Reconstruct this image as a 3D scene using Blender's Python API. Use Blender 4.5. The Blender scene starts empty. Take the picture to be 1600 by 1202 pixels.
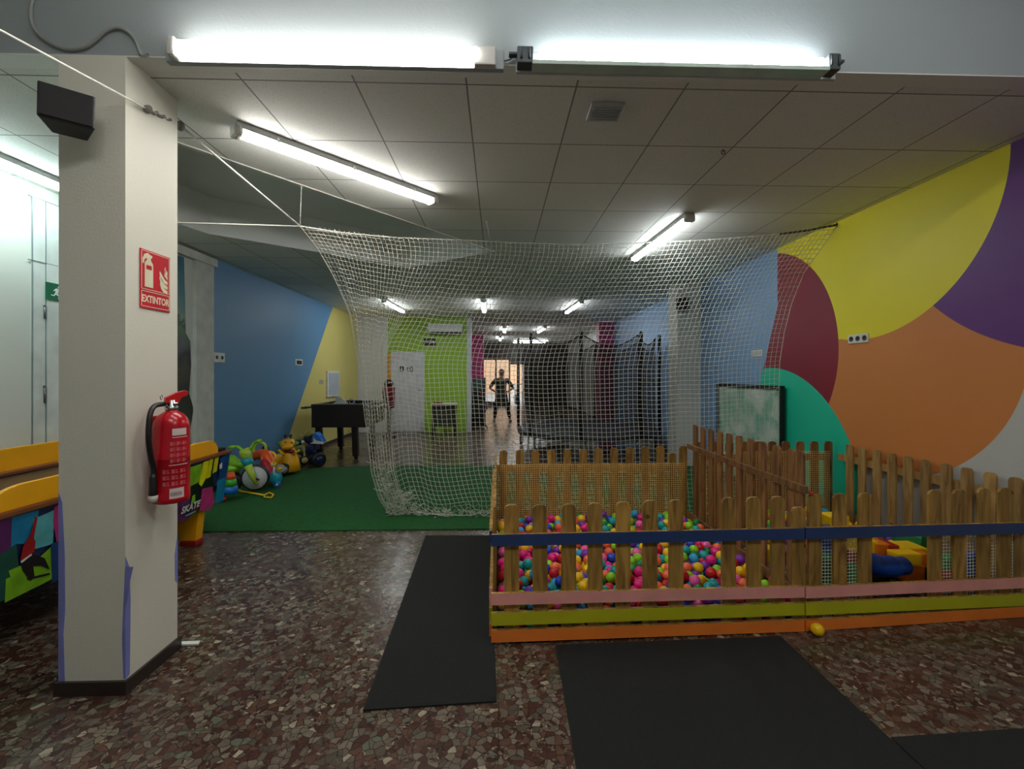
import bpy, bmesh, math, random
import numpy as np
from mathutils import Vector, Matrix, noise as mnoise
from mathutils.geometry import tessellate_polygon
random.seed(7)
SC = bpy.context.scene
COL = SC.collection
# ---------------- camera ----------------
CAMH, FPX, YAW, HOR = 1.58, 689.0, math.radians(1.83), 586.0
cd = bpy.data.cameras.new('camera'); cam = bpy.data.objects.new('camera', cd); COL.objects.link(cam)
cam.location = (0, 0, CAMH); cam.rotation_euler = (math.radians(90), 0, -YAW)
cd.sensor_width = 36; cd.lens = FPX * 36 / 1600; cd.shift_y = (HOR - 601) / 1600
cd.clip_start = 0.05; cd.clip_end = 200
SC.camera = cam
# ---------------- world, exposure ----------------
w = bpy.data.worlds.new('daylight'); SC.world = w; w.use_nodes = True
bg = w.node_tree.nodes['Background']; bg.inputs[0].default_value = (0.92, 0.96, 1.0, 1); bg.inputs[1].default_value = 1.6
SC.view_settings.view_transform = 'Standard'; SC.view_settings.look = 'None'
SC.view_settings.gamma = 1; SC.view_settings.use_curve_mapping = False
SC.view_settings.exposure = 0.3
LAMP = 32.0          # emission of a fluorescent diffuser
try:
    SC.cycles.use_denoising = True; SC.cycles.denoiser = 'OPENIMAGEDENOISE'
    SC.cycles.max_bounces = 8; SC.cycles.diffuse_bounces = 5; SC.cycles.transparent_max_bounces = 24
    SC.cycles.sample_clamp_indirect = 6
except Exception: pass
# ---------------- measuring helpers: a pixel of the photo on a real plane ----------------
_R = Vector((math.cos(YAW), -math.sin(YAW), 0)); _F = Vector((math.sin(YAW), math.cos(YAW), 0)); _C = Vector((0, 0, CAMH))
def ray(x, y): return _F + _R * ((x - 800) / FPX) + Vector((0, 0, 1)) * ((HOR - y) / FPX)
def onX(x, y, X): d = ray(x, y); return _C + d * (X / d.x)
def onY(x, y, Y): d = ray(x, y); return _C + d * (Y / d.y)
def onZ(x, y, Z): d = ray(x, y); return _C + d * ((Z - CAMH) / d.z)
def lin(c):
    def f(v):
        v /= 255.0
        return v / 12.92 if v <= 0.04045 else ((v + 0.055) / 1.055) ** 2.4
    return (f(c[0]), f(c[1]), f(c[2]), 1)
# ---------------- materials ----------------
def newmat(name):
    m = bpy.data.materials.new(name); m.use_nodes = True
    nt = m.node_tree; return m, nt, nt.nodes['Principled BSDF']
def N(nt, t, **kw):
    n = nt.nodes.new(t)
    for k, v in kw.items(): setattr(n, k, v)
    return n
_mc = {}
def M(name, rgb, rough=0.55, var=0.12, scale=6.0, metal=0.0, bump=0.0, bscale=40.0, spec=0.5, stretch=None):
    if name in _mc: return _mc[name]
    m, nt, b = newmat(name); L = nt.links.new
    tc = N(nt, 'ShaderNodeTexCoord'); nz = N(nt, 'ShaderNodeTexNoise')
    nz.inputs['Scale'].default_value = scale; nz.inputs['Detail'].default_value = 5
    src = tc.outputs['Object']
    if stretch:
        mp = N(nt, 'ShaderNodeMapping'); mp.inputs['Scale'].default_value = stretch; L(src, mp.inputs[0]); src = mp.outputs[0]
    L(src, nz.inputs['Vector'])
    rp = N(nt, 'ShaderNodeValToRGB'); c = lin(rgb)
    rp.color_ramp.elements[0].position = 0.3; rp.color_ramp.elements[1].position = 0.7
    rp.color_ramp.elements[0].color = tuple(v * (1 - var) for v in c[:3]) + (1,)
    rp.color_ramp.elements[1].color = tuple(min(1, v * (1 + var)) for v in c[:3]) + (1,)
    L(nz.outputs[0], rp.inputs[0]); L(rp.outputs[0], b.inputs['Base Color'])
    b.inputs['Roughness'].default_value = rough; b.inputs['Metallic'].default_value = metal
    b.inputs['Specular IOR Level'].default_value = spec
    if bump:
        n2 = N(nt, 'ShaderNodeTexNoise'); n2.inputs['Scale'].default_value = bscale; n2.inputs['Detail'].default_value = 4
        L(src, n2.inputs['Vector'])
        bp = N(nt, 'ShaderNodeBump'); bp.inputs['Strength'].default_value = bump; bp.inputs['Distance'].default_value = 0.01
        L(n2.outputs[0], bp.inputs['Height']); L(bp.outputs[0], b.inputs['Normal'])
    _mc[name] = m; return m
def glow(name, rgb, s):
    if name in _mc: return _mc[name]
    m, nt, b = newmat(name)
    b.inputs['Base Color'].default_value = (0.8, 0.8, 0.8, 1)
    b.inputs['Emission Color'].default_value = (*rgb, 1); b.inputs['Emission Strength'].default_value = s
    _mc[name] = m; return m
def fmath(nt, op, a, b=None, c=None):
    n = N(nt, 'ShaderNodeMath', operation=op)
    for i, v in enumerate((a, b, c)):
        if v is None: continue
        if isinstance(v, (int, float)): n.inputs[i].default_value = v
        else: nt.links.new(v, n.inputs[i])
    return n.outputs[0]
def mixc(nt, f, a, b):
    n = N(nt, 'ShaderNodeMix', data_type='RGBA'); 
    for s, v in ((0, f), (6, a), (7, b)):
        if isinstance(v, (int, float)): n.inputs[s].default_value = v
        elif isinstance(v, tuple): n.inputs[s].default_value = v
        else: nt.links.new(v, n.inputs[s])
    return n.outputs[2]
def world_xyz(nt):
    g = N(nt, 'ShaderNodeNewGeometry'); s = N(nt, 'ShaderNodeSeparateXYZ'); nt.links.new(g.outputs['Position'], s.inputs[0])
    return g.outputs['Position'], s.outputs[0], s.outputs[1], s.outputs[2]
def wall_noise(nt, pos, amt=0.06, scale=1.3):
    nz = N(nt, 'ShaderNodeTexNoise'); nz.inputs['Scale'].default_value = scale; nz.inputs['Detail'].default_value = 6
    nt.links.new(pos, nz.inputs['Vector'])
    return fmath(nt, 'MULTIPLY_ADD', nz.outputs[0], 2 * amt, 1 - amt)
def scaled(nt, col, f):
    n = N(nt, 'ShaderNodeVectorMath', operation='SCALE'); nt.links.new(col, n.inputs[0]); nt.links.new(f, n.inputs[3]); return n.outputs[0]
def add_bump(nt, b, pos, scale=90, st=0.15):
    n2 = N(nt, 'ShaderNodeTexNoise'); n2.inputs['Scale'].default_value = scale; nt.links.new(pos, n2.inputs['Vector'])
    bp = N(nt, 'ShaderNodeBump'); bp.inputs['Strength'].default_value = st; bp.inputs['Distance'].default_value = 0.005
    nt.links.new(n2.outputs[0], bp.inputs['Height']); nt.links.new(bp.outputs[0], b.inputs['Normal'])

def mat_plaster(name, rgb, amt=0.05, rough=0.6):
    m, nt, b = newmat(name); pos, x, y, z = world_xyz(nt)
    rg = N(nt, 'ShaderNodeRGB'); rg.outputs[0].default_value = lin(rgb)
    nt.links.new(scaled(nt, rg.outputs[0], wall_noise(nt, pos, amt)), b.inputs['Base Color'])
    b.inputs['Roughness'].default_value = rough; add_bump(nt, b, pos); return m

def mat_mural_right():
    m, nt, b = newmat('circle_mural'); pos, x, y, z = world_xyz(nt)
    def circ(cy, cz, r):
        a = fmath(nt, 'SUBTRACT', y, cy); c = fmath(nt, 'SUBTRACT', z, cz)
        d = fmath(nt, 'SQRT', fmath(nt, 'ADD', fmath(nt, 'MULTIPLY', a, a), fmath(nt, 'MULTIPLY', c, c)))
        return fmath(nt, 'LESS_THAN', d, r)
    WHITE, YEL, OR, PUR, RED, TUR, BLU = [lin(c) for c in ((190,190,184), (226,212,28), (204,126,64), (98,46,122), (128,20,44), (20,190,152), (122,160,200))]
    c = mixc(nt, circ(3.867, 1.771, 1.079), WHITE, OR)
    c = mixc(nt, circ(2.377, 3.187, 1.492), c, PUR)
    c = mixc(nt, circ(4.143, 3.162, 1.242), c, YEL)
    c = mixc(nt, fmath(nt, 'MULTIPLY', fmath(nt, 'GREATER_THAN', y, 4.143), fmath(nt, 'GREATER_THAN', z, 1.945)), c, YEL)
    c = mixc(nt, circ(5.704, 1.851, 1.282), c, RED)
    c = mixc(nt, circ(5.571, 0.198, 1.473), c, TUR)
    edge = fmath(nt, 'MAXIMUM', fmath(nt, 'MULTIPLY_ADD', z, -0.385, 5.412 + 2.43 * 0.385), 5.412)
    c = mixc(nt, fmath(nt, 'GREATER_THAN', y, edge), c, BLU)
    c = mixc(nt, fmath(nt, 'GREATER_THAN', y, 13.6), c, WHITE)
    nt.links.new(scaled(nt, c, wall_noise(nt, pos, 0.05)), b.inputs['Base Color'])
    b.inputs['Roughness'].default_value = 0.5; add_bump(nt, b, pos); return m

def mat_wall_left():
    m, nt, b = newmat('left_wall_paint'); pos, x, y, z = world_xyz(nt)
    WHITE, BLU, YEL = lin((205, 208, 200)), lin((92, 138, 178)), lin((214, 200, 118))
    c = mixc(nt, fmath(nt, 'GREATER_THAN', y, 6.0), WHITE, BLU)
    edge = fmath(nt, 'MULTIPLY_ADD', z, 0.797, 8.1 - 0.26 * 0.797)
    c = mixc(nt, fmath(nt, 'GREATER_THAN', y, edge), c, YEL)
    nt.links.new(scaled(nt, c, wall_noise(nt, pos, 0.06)), b.inputs['Base Color'])
    b.inputs['Roughness'].default_value = 0.5; add_bump(nt, b, pos); return m

def mat_terrazzo():
    m, nt, b = newmat('terrazzo'); L = nt.links.new; pos, x, y, z = world_xyz(nt)
    nz = N(nt, 'ShaderNodeTexNoise'); nz.inputs['Scale'].default_value = 14; nz.inputs['Detail'].default_value = 2; L(pos, nz.inputs['Vector'])
    wp = N(nt, 'ShaderNodeVectorMath', operation='MULTIPLY_ADD'); L(nz.outputs[1], wp.inputs[0]); wp.inputs[1].default_value = (0.035, 0.035, 0); L(pos, wp.inputs[2])
    def vor(scale, feat):
        v = N(nt, 'ShaderNodeTexVoronoi', feature=feat); v.voronoi_dimensions = '2D'; v.inputs['Scale'].default_value = scale
        L(wp.outputs[0], v.inputs['Vector']); return v
    def chips(scale, stops, edge):
        v = vor(scale, 'F1'); s = N(nt, 'ShaderNodeSeparateColor'); L(v.outputs['Color'], s.inputs[0])
        r = N(nt, 'ShaderNodeValToRGB'); r.color_ramp.interpolation = 'CONSTANT'
        e = r.color_ramp.elements
        e[0].position = 0; e[0].color = lin(stops[0][1]); e[1].position = stops[1][0]; e[1].color = lin(stops[1][1])
        for p, c in stops[2:]:
            k = e.new(p); k.color = lin(c)
        L(s.outputs[0], r.inputs[0])
        d = vor(scale, 'DISTANCE_TO_EDGE'); g = fmath(nt, 'LESS_THAN', d.outputs[0], edge)
        return r.outputs[0], g, s.outputs[1]
    big, gb, rb = chips(30, [(0, (70, 44, 36)), (0.22, (96, 86, 74)), (0.42, (88, 62, 50)), (0.6, (112, 102, 88)), (0.78, (80, 72, 62)), (0.94, (150, 140, 120)), (0.965, (92, 96, 82))], 0.05)
    sm, gs, rs = chips(70, [(0, (62, 38, 32)), (0.4, (84, 60, 48)), (0.62, (104, 92, 78)), (0.93, (140, 130, 110))], 0.05)
    sm = mixc(nt, gs, sm, lin((46, 30, 26)))
    usebig = fmath(nt, 'GREATER_THAN', rb, 0.22)
    base = mixc(nt, gb, big, lin((50, 32, 28)))
    c = mixc(nt, usebig, sm, base)
    n3 = N(nt, 'ShaderNodeTexNoise'); n3.inputs['Scale'].default_value = 45; n3.inputs['Detail'].default_value = 6; L(pos, n3.inputs['Vector'])
    c = scaled(nt, c, fmath(nt, 'MULTIPLY_ADD', n3.outputs[0], 0.7, 0.65))
    # joints of the 40 cm terrazzo slabs
    def joint(v): return fmath(nt, 'LESS_THAN', fmath(nt, 'FRACT', fmath(nt, 'MULTIPLY', v, 2.5)), 0.006)
    c = mixc(nt, fmath(nt, 'MAXIMUM', joint(x), joint(y)), c, lin((40, 28, 24)))
    L(c, b.inputs['Base Color'])
    n4 = N(nt, 'ShaderNodeTexNoise'); n4.inputs['Scale'].default_value = 2.2; n4.inputs['Detail'].default_value = 6; L(pos, n4.inputs['Vector'])
    L(fmath(nt, 'MULTIPLY_ADD', n4.outputs[0], 0.22, 0.16), b.inputs['Roughness']); return m

def mat_ceiling_tiles():
    m, nt, b = newmat('ceiling_tiles'); L = nt.links.new; pos, x, y, z = world_xyz(nt)
    gx = fmath(nt, 'DIVIDE', fmath(nt, 'ADD', x, 0.17 + 60), 0.6); gy = fmath(nt, 'DIVIDE', fmath(nt, 'ADD', y, 60.3 - 2.405), 0.603)
    def line(g, w): 
        f = fmath(nt, 'FRACT', g); return fmath(nt, 'MAXIMUM', fmath(nt, 'LESS_THAN', f, w), fmath(nt, 'GREATER_THAN', f, 1 - w))
    cb = N(nt, 'ShaderNodeCombineXYZ'); L(fmath(nt, 'FLOOR', gx), cb.inputs[0]); L(fmath(nt, 'FLOOR', gy), cb.inputs[1])
    wn = N(nt, 'ShaderNodeTexWhiteNoise'); L(cb.outputs[0], wn.inputs[0])
    tone = fmath(nt, 'MULTIPLY_ADD', wn.outputs[0], 0.10, 0.95)
    sp = N(nt, 'ShaderNodeTexNoise'); sp.inputs['Scale'].default_value = 160; sp.inputs['Detail'].default_value = 3; L(pos, sp.inputs['Vector'])
    speck = fmath(nt, 'GREATER_THAN', sp.outputs[0], 0.63)
    rg = N(nt, 'ShaderNodeRGB'); rg.outputs[0].default_value = lin((226, 226, 221))
    c = scaled(nt, rg.outputs[0], tone); c = mixc(nt, fmath(nt, 'MULTIPLY', speck, 0.35), c, lin((110, 110, 106)))
    ln = fmath(nt, 'MAXIMUM', line(gx, 0.008), line(gy, 0.008))
    c = mixc(nt, ln, c, lin((132, 132, 130)))
    L(c, b.inputs['Base Color']); b.inputs['Roughness'].default_value = 0.8
    bp = N(nt, 'ShaderNodeBump'); bp.inputs['Strength'].default_value = 0.6; bp.inputs['Distance'].default_value = 0.004
    L(fmath(nt, 'MULTIPLY', ln, -1.0), bp.inputs['Height']); L(bp.outputs[0], b.inputs['Normal']); return m

def mat_wood(name, c1, c2, rough=0.6):
    if name in _mc: return _mc[name]
    m, nt, b = newmat(name); L = nt.links.new
    tc = N(nt, 'ShaderNodeTexCoord'); oi = N(nt, 'ShaderNodeObjectInfo')
    ad = N(nt, 'ShaderNodeVectorMath', operation='ADD'); cb = N(nt, 'ShaderNodeCombineXYZ')
    for i in range(3): L(fmath(nt, 'MULTIPLY', oi.outputs['Random'], 40.0 + i), cb.inputs[i])
    L(tc.outputs['Object'], ad.inputs[0]); L(cb.outputs[0], ad.inputs[1])
    mp = N(nt, 'ShaderNodeMapping'); mp.inputs['Scale'].default_value = (9, 9, 1.2); L(ad.outputs[0], mp.inputs[0])
    nz = N(nt, 'ShaderNodeTexNoise'); nz.inputs['Scale'].default_value = 2.2; nz.inputs['Detail'].default_value = 7; nz.inputs['Distortion'].default_value = 1.2; L(mp.outputs[0], nz.inputs['Vector'])
    rp = N(nt, 'ShaderNodeValToRGB'); rp.color_ramp.elements[0].position = 0.32; rp.color_ramp.elements[1].position = 0.66
    rp.color_ramp.elements[0].color = lin(c1); rp.color_ramp.elements[1].color = lin(c2); L(nz.outputs[0], rp.inputs[0])
    kn = N(nt, 'ShaderNodeTexVoronoi'); kn.inputs['Scale'].default_value = 5.5; L(ad.outputs[0], kn.inputs['Vector'])
    c = mixc(nt, fmath(nt, 'MULTIPLY', fmath(nt, 'LESS_THAN', kn.outputs[0], 0.075), 0.75), rp.outputs[0], lin((44, 24, 12)))
    c = scaled(nt, c, fmath(nt, 'MULTIPLY_ADD', oi.outputs['Random'], 0.35, 0.8))
    L(c, b.inputs['Base Color']); b.inputs['Roughness'].default_value = rough; _mc[name] = m; return m
# ---------------- mesh builder ----------------
class MB:
    def __init__(s, M4=None): s.v = []; s.f = []; s.mi = []; s.mats = []; s.sm = []; s.M = M4 or Matrix()
    def add(s, vs, fs, mat=None, smooth=False):
        o = len(s.v)
        for p in vs: s.v.append(tuple(s.M @ Vector(p)))
        k = 0
        if mat is not None:
            if mat not in s.mats: s.mats.append(mat)
            k = s.mats.index(mat)
        for f in fs: s.f.append(tuple(i + o for i in f)); s.mi.append(k); s.sm.append(smooth)
        return s
    def box(s, lo, hi, mat=None):
        (a, b, c), (d, e, f) = lo, hi
        return s.add([(a,b,c),(d,b,c),(d,e,c),(a,e,c),(a,b,f),(d,b,f),(d,e,f),(a,e,f)], [(3,2,1,0),(4,5,6,7),(0,1,5,4),(1,2,6,5),(2,3,7,6),(3,0,4,7)], mat)
    def cbox(s, c, d, mat=None, bev=0):
        lo = [c[i] - d[i] / 2 for i in range(3)]; hi = [c[i] + d[i] / 2 for i in range(3)]
        if not bev: return s.box(lo, hi, mat)
        bm = bmesh.new(); bmesh.ops.create_cube(bm, size=1)
        for v in bm.verts: v.co = Vector((v.co.x * d[0] + c[0], v.co.y * d[1] + c[1], v.co.z * d[2] + c[2]))
        bmesh.ops.bevel(bm, geom=bm.edges[:], offset=bev, segments=2, affect='EDGES', profile=0.6)
        bm.verts.index_update(); s.add([v.co[:] for v in bm.verts], [[v.index for v in f.verts] for f in bm.faces], mat); bm.free(); return s
    def tube(s, pts, r, n=8, mat=None, caps=True, closed=False):
        pts = [Vector(p) for p in pts]; k = len(pts); rr = r if isinstance(r, (list, tuple)) else [r] * k
        vs = []; fs = []; up = None
        for i, p in enumerate(pts):
            a = pts[(i - 1) % k] if (closed or i > 0) else p; b = pts[(i + 1) % k] if (closed or i < k - 1) else p
            t = (b - a)
            if t.length < 1e-9: t = Vector((0, 0, 1))
            t.normalize()
            if up is None: up = Vector((0, 0, 1)) if abs(t.z) < 0.9 else Vector((1, 0, 0))
            u = up - t * up.dot(t)
            if u.length < 1e-4: u = t.orthogonal()
            u.normalize(); up = u; v = t.cross(u)
            for j in range(n):
                an = 2 * math.pi * j / n; vs.append(p + (u * math.cos(an) + v * math.sin(an)) * rr[i])
        segs = k if closed else k - 1
        for i in range(segs):
            for j in range(n):
                i2 = (i + 1) % k; fs.append((i*n+j, i*n+(j+1)%n, i2*n+(j+1)%n, i2*n+j))
        if caps and not closed: fs += [tuple(range(n))[::-1], tuple((k-1)*n + j for j in range(n))]
        return s.add(vs, fs, mat, True)
    def cyl(s, a, b, r, n=16, mat=None): return s.tube([a, b], r, n, mat)
    def lathe(s, c, prof, axis=(0, 0, 1), n=20, mat=None):
        ax = Vector(axis).normalized(); u = ax.orthogonal().normalized(); v = ax.cross(u); c = Vector(c); vs = []; fs = []
        for r, h in prof:
            for j in range(n):
                an = 2 * math.pi * j / n; vs.append(c + ax * h + (u * math.cos(an) + v * math.sin(an)) * max(r, 1e-4))
        for i in range(len(prof) - 1):
            for j in range(n): fs.append((i*n+j, i*n+(j+1)%n, (i+1)*n+(j+1)%n, (i+1)*n+j))
        fs += [tuple(range(n))[::-1], tuple((len(prof)-1)*n + j for j in range(n))]
        return s.add(vs, fs, mat, True)
    def ball(s, c, r, n=14, m=9, mat=None):
        r = r if isinstance(r, (tuple, list)) else (r, r, r); vs = [(c[0], c[1], c[2] - r[2])]; fs = []
        for i in range(1, m):
            th = math.pi * i / m
            for j in range(n):
                ph = 2 * math.pi * j / n; vs.append((c[0] + r[0]*math.sin(th)*math.cos(ph), c[1] + r[1]*math.sin(th)*math.sin(ph), c[2] - r[2]*math.cos(th)))
        vs.append((c[0], c[1], c[2] + r[2])); T = len(vs) - 1
        for j in range(n):
            fs.append((0, 1 + (j+1) % n, 1 + j)); fs.append((T, T - n + j, T - n + (j+1) % n))
        for i in range(m - 2):
            for j in range(n): a = 1 + i*n; fs.append((a+j, a+(j+1)%n, a+n+(j+1)%n, a+n+j))
        return s.add(vs, fs, mat, True)
    def ring(s, c, R, r, axis=(0, 0, 1), n=24, k=8, mat=None):
        ax = Vector(axis).normalized(); u = ax.orthogonal().normalized(); v = ax.cross(u); c = Vector(c)
        return s.tube([c + (u*math.cos(2*math.pi*i/n) + v*math.sin(2*math.pi*i/n)) * R for i in range(n)], r, k, mat, closed=True)
    def prism(s, poly, d, mat=None):      # poly of 3D points extruded by vector d
        n = len(poly); P = [Vector(p) for p in poly]; d = Vector(d)
        vs = P + [p + d for p in P]; fs = []
        for t in tessellate_polygon([P]): fs.append(tuple(t)); fs.append(tuple(i + n for i in reversed(t)))
        for i in range(n): fs.append((i, (i+1) % n, (i+1) % n + n, i + n))
        return s.add(vs, fs, mat)
    def build(s, name, mat=None, parent=None, org=None, bevel=0):
        me = bpy.data.meshes.new(name)
        if not s.v: s.v = [(0, 0, 0)]
        A = np.array(s.v)
        if parent is not None: o = np.array(parent.get('_org', (0, 0, 0)))
        elif org is not None: o = np.array(org, float)
        else: lo, hi = A.min(0), A.max(0); o = np.array([(lo[0]+hi[0])/2, (lo[1]+hi[1])/2, lo[2]])
        me.from_pydata((A - o).tolist(), [], s.f)
        if s.mats:
            for x in s.mats: me.materials.append(x)
            me.polygons.foreach_set('material_index', s.mi)
        elif mat: me.materials.append(mat)
        me.polygons.foreach_set('use_smooth', s.sm); me.update()
        bm = bmesh.new(); bm.from_mesh(me); bmesh.ops.recalc_face_normals(bm, faces=bm.faces[:]); bm.to_mesh(me); bm.free()
        ob = bpy.data.objects.new(name, me); COL.objects.link(ob)
        if parent is not None: ob.parent = parent
        else: ob.location = o
        ob['_org'] = tuple(float(x) for x in o)
        if bevel:
            md = ob.modifiers.new('bevel', 'BEVEL'); md.width = bevel; md.segments = 2; md.limit_method = 'ANGLE'
        return ob
def tag(o, label=None, cat=None, group=None, kind=None):
    if label: o['label'] = label
    if cat: o['category'] = cat
    if group: o['group'] = group
    if kind: o['kind'] = kind
    return o
def thing(name, loc, label, cat, group=None, rz=0):
    o = bpy.data.objects.new(name, None); COL.objects.link(o); o.location = loc; o.rotation_euler = (0, 0, rz); o.empty_display_size = 0.05
    o['_org'] = tuple(float(x) for x in loc); return tag(o, label, cat, group)
def local(name, loc, label, cat, group=None, rz=0):   # parts given in local coordinates
    o = thing(name, loc, label, cat, group, rz); o['_org'] = (0.0, 0.0, 0.0); return o
def tree_copy(r, loc=None, rz=None, label=None, group=None):
    def cp(o, par):
        c = o.copy(); COL.objects.link(c); c.parent = par
        for ch in list(o.children): cp(ch, c)
        return c
    c = cp(r, None)
    if loc is not None: c.location = loc
    if rz is not None: c.rotation_euler = (0, 0, rz)
    return tag(c, label, None, group)
def struct(name, mb, mat=None, label=None, parent=None):
    o = mb.build(name, mat, parent)
    if parent is None: o['kind'] = 'structure'
    if label: o['label'] = label
    return o
def text_mesh(mb, txt, size, M4, mat, depth=0.0012, bold=0.0, sx=1.0):
    cu = bpy.data.curves.new('t', 'FONT'); cu.body = txt; cu.size = size; cu.extrude = depth / 2; cu.align_x = 'CENTER'; cu.align_y = 'CENTER'; cu.offset = bold; cu.resolution_u = 3
    ob = bpy.data.objects.new('t', cu); COL.objects.link(ob); bpy.context.view_layer.update()
    me = bpy.data.meshes.new_from_object(ob.evaluated_get(bpy.context.evaluated_depsgraph_get()))
    mb.add([M4 @ Vector((v.co.x * sx, v.co.y, v.co.z)) for v in me.vertices], [tuple(p.vertices) for p in me.polygons], mat)
    bpy.data.objects.remove(ob); bpy.data.curves.remove(cu); bpy.data.meshes.remove(me)
# frames to place flat drawings: local x right, y up, z towards the viewer
def frame(o, xdir, ydir):
    x = Vector(xdir).normalized(); y = Vector(ydir).normalized(); z = x.cross(y)
    m = Matrix((x, y, z)).transposed().to_4x4(); m.translation = Vector(o); return m
# common materials
WHITEP = M('white_plastic', (215, 215, 208), 0.35); BLACKP = M('black_plastic', (22, 22, 23), 0.45); DARKM = M('dark_metal', (40, 41, 43), 0.4, metal=0.6)
CHROME = M('chrome', (190, 190, 190), 0.2, metal=1.0); REDP = M('red_plastic', (190, 25, 25), 0.3); YELP = M('yellow_plastic', (240, 190, 10), 0.35)
GREENP = M('lime_plastic', (140, 200, 40), 0.35); BLUEP = M('blue_plastic', (20, 110, 200), 0.35); ORANGEP = M('orange_plastic', (235, 90, 30), 0.35)
TEALP = M('teal_plastic', (20, 150, 170), 0.35); ROPE = M('white_rope', (225, 225, 215), 0.8)
# ================= setting =================
XL, XR, HC, FY = -3.85, 3.5, 3.16, 2.25
fl = MB().box((-4.2, -3.2, -0.12), (3.7, 22.2, 0)); struct('floor', fl, mat_terrazzo())
CT = mat_ceiling_tiles(); CP = mat_plaster('ceiling_plaster', (210, 212, 208), 0.03, 0.8)
FASC = mat_plaster('fascia_plaster', (156, 164, 166), 0.04, 0.7)
rec = [(-2.42, 2.78), (-0.065, 5.645), (-1.297, 6.525), (-3.237, 5.032), (-3.337, 4.683)]
cm = MB()
outer = [(XL-.1, FY+.1), (XR+.1, FY+.1), (XR+.1, 13.3), (XL-.1, 13.3)]
P2 = [Vector((a, b, 0)) for a, b in outer]; H2 = [Vector((a, b, 0)) for a, b in rec]
tri = tessellate_polygon([P2, H2]); al = P2 + H2
cm.add([(p.x, p.y, HC) for p in al], [tuple(t) for t in tri]); cm.add([(p.x, p.y, HC + .06) for p in al], [tuple(t) for t in tri])
struct('ceiling', cm, CT)
RT = 3.58
rm = MB(); n = len(rec)
rm.add([(a, b, RT) for a, b in rec], [tuple(range(n))])
for i in range(n):
    a, b = rec[i], rec[(i+1) % n]; rm.add([(a[0], a[1], HC - .001), (b[0], b[1], HC - .001), (b[0], b[1], RT), (a[0], a[1], RT)], [(0, 1, 2, 3)])
struct('ceiling_recess', rm, mat_plaster('recess_plaster', (226, 228, 226), 0.03, 0.8))
ed = MB(); d = Vector((rec[1][0]-rec[0][0], rec[1][1]-rec[0][1], 0)).normalized(); nn = Vector((d.y, -d.x, 0)) * .012
a = Vector((*rec[0], HC)); b = Vector((*rec[1], HC))
ed.add([a - nn*0, b, b + nn*2, a + nn*2, a + Vector((0,0,-.008)), b + Vector((0,0,-.008)), b + nn*2 + Vector((0,0,-.008)), a + nn*2 + Vector((0,0,-.008))], [(0,1,2,3),(4,5,6,7),(0,1,5,4),(1,2,6,5),(2,3,7,6),(3,0,4,7)])
struct('trim_1', ed, M('edge_trim', (190, 190, 182), 0.5))
struct('ceiling_far', MB().box((XL, 13.3, HC), (XR+.1, 22.2, HC+.06)), CP)
struct('ceiling_front', MB().box((-4.2, -3.2, 3.9), (3.7, FY, 3.98)), CP)
struct('wall_fascia', MB().box((XL-.1, FY, HC+.006), (XR+.1, FY+.1, 3.9), FASC).box((XL-.1, FY, HC), (XR+.1, FY+.1, HC+.006), mat_plaster('soffit_plaster', (226, 226, 221), .03)))
struct('wall_right', MB().box((XR, -3.2, 0), (XR+.12, 22.2, 3.98)), mat_mural_right())
struct('wall_left', MB().box((XL-.12, -3.2, 0), (XL, 12.4, 3.98)), mat_wall_left())
struct('wall_rear', MB().box((-4.2, -3.2, 0), (3.7, -3.1, 3.98)), FASC)
GRN = mat_plaster('green_wall_paint', (150, 190, 50), 0.05, 0.5)
struct('wall_back', MB().box((-3.05, 12.3, 0), (-.86, 12.45, HC)), GRN)
struct('wall_back_white', MB().box((XL, 12.25, 0), (-3.05, 12.45, HC)), mat_plaster('white_wall_paint', (205, 205, 205), .04))
struct('trim_2', MB().box((-.86, 12.27, 0), (-.74, 12.47, HC)), M('corner_trim', (196, 200, 204), 0.5))
struct('wall_far_left', MB().box((-1.4, 12.45, 0), (-1.28, 22.1, HC)), M('far_grey_wall', (96, 90, 84), 0.6))
# skirting of the right wall and the left wall
SK = M('dark_skirting', (48, 38, 34), 0.35)
struct('baseboard_right', MB().box((XR-.012, 2.9, 0), (XR-.0005, 22.0, .07)), SK)
struct('baseboard_left', MB().box((XL+.0005, -3, 0), (XL+.012, 12.2, .07)), SK)
# far shop front
DK = M('dark_shopfront', (52, 40, 34), 0.5)
ff = MB()
for lo, hi in (((-1.28, 22.0, 0), (-.78, 22.12, HC)), ((-.78, 22.0, 2.33), (.62, 22.12, HC)), ((.62, 22.0, 2.1), (1.32, 22.12, HC)), ((1.32, 22.0, 0), (XR, 22.12, HC)),
               ((-.14, 22.0, 0), (-.06, 22.12, 2.33)), ((.54, 22.0, 0), (.62, 22.12, 2.33)), ((-.78, 22.0, 0), (.62, 22.12, .25))): ff.box(lo, hi)
struct('wall_front_shop', ff, DK)
gm, nt, b_ = newmat('window_glass'); 
tr = N(nt, 'ShaderNodeBsdfTransparent'); tr.inputs[0].default_value = (.93, .95, .95, 1); gl = N(nt, 'ShaderNodeBsdfGlossy'); gl.inputs['Roughness'].default_value = .03
mx = N(nt, 'ShaderNodeMixShader'); mx.inputs[0].default_value = .08; nt.links.new(tr.outputs[0], mx.inputs[1]); nt.links.new(gl.outputs[0], mx.inputs[2]); nt.links.new(mx.outputs[0], nt.nodes['Material Output'].inputs[0])
struct('window_1', MB().box((-.78, 22.05, .25), (-.14, 22.06, 2.33)), gm)
struct('window_2', MB().box((-.06, 22.05, .25), (.54, 22.06, 2.33)), gm)
sh = MB()
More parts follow.
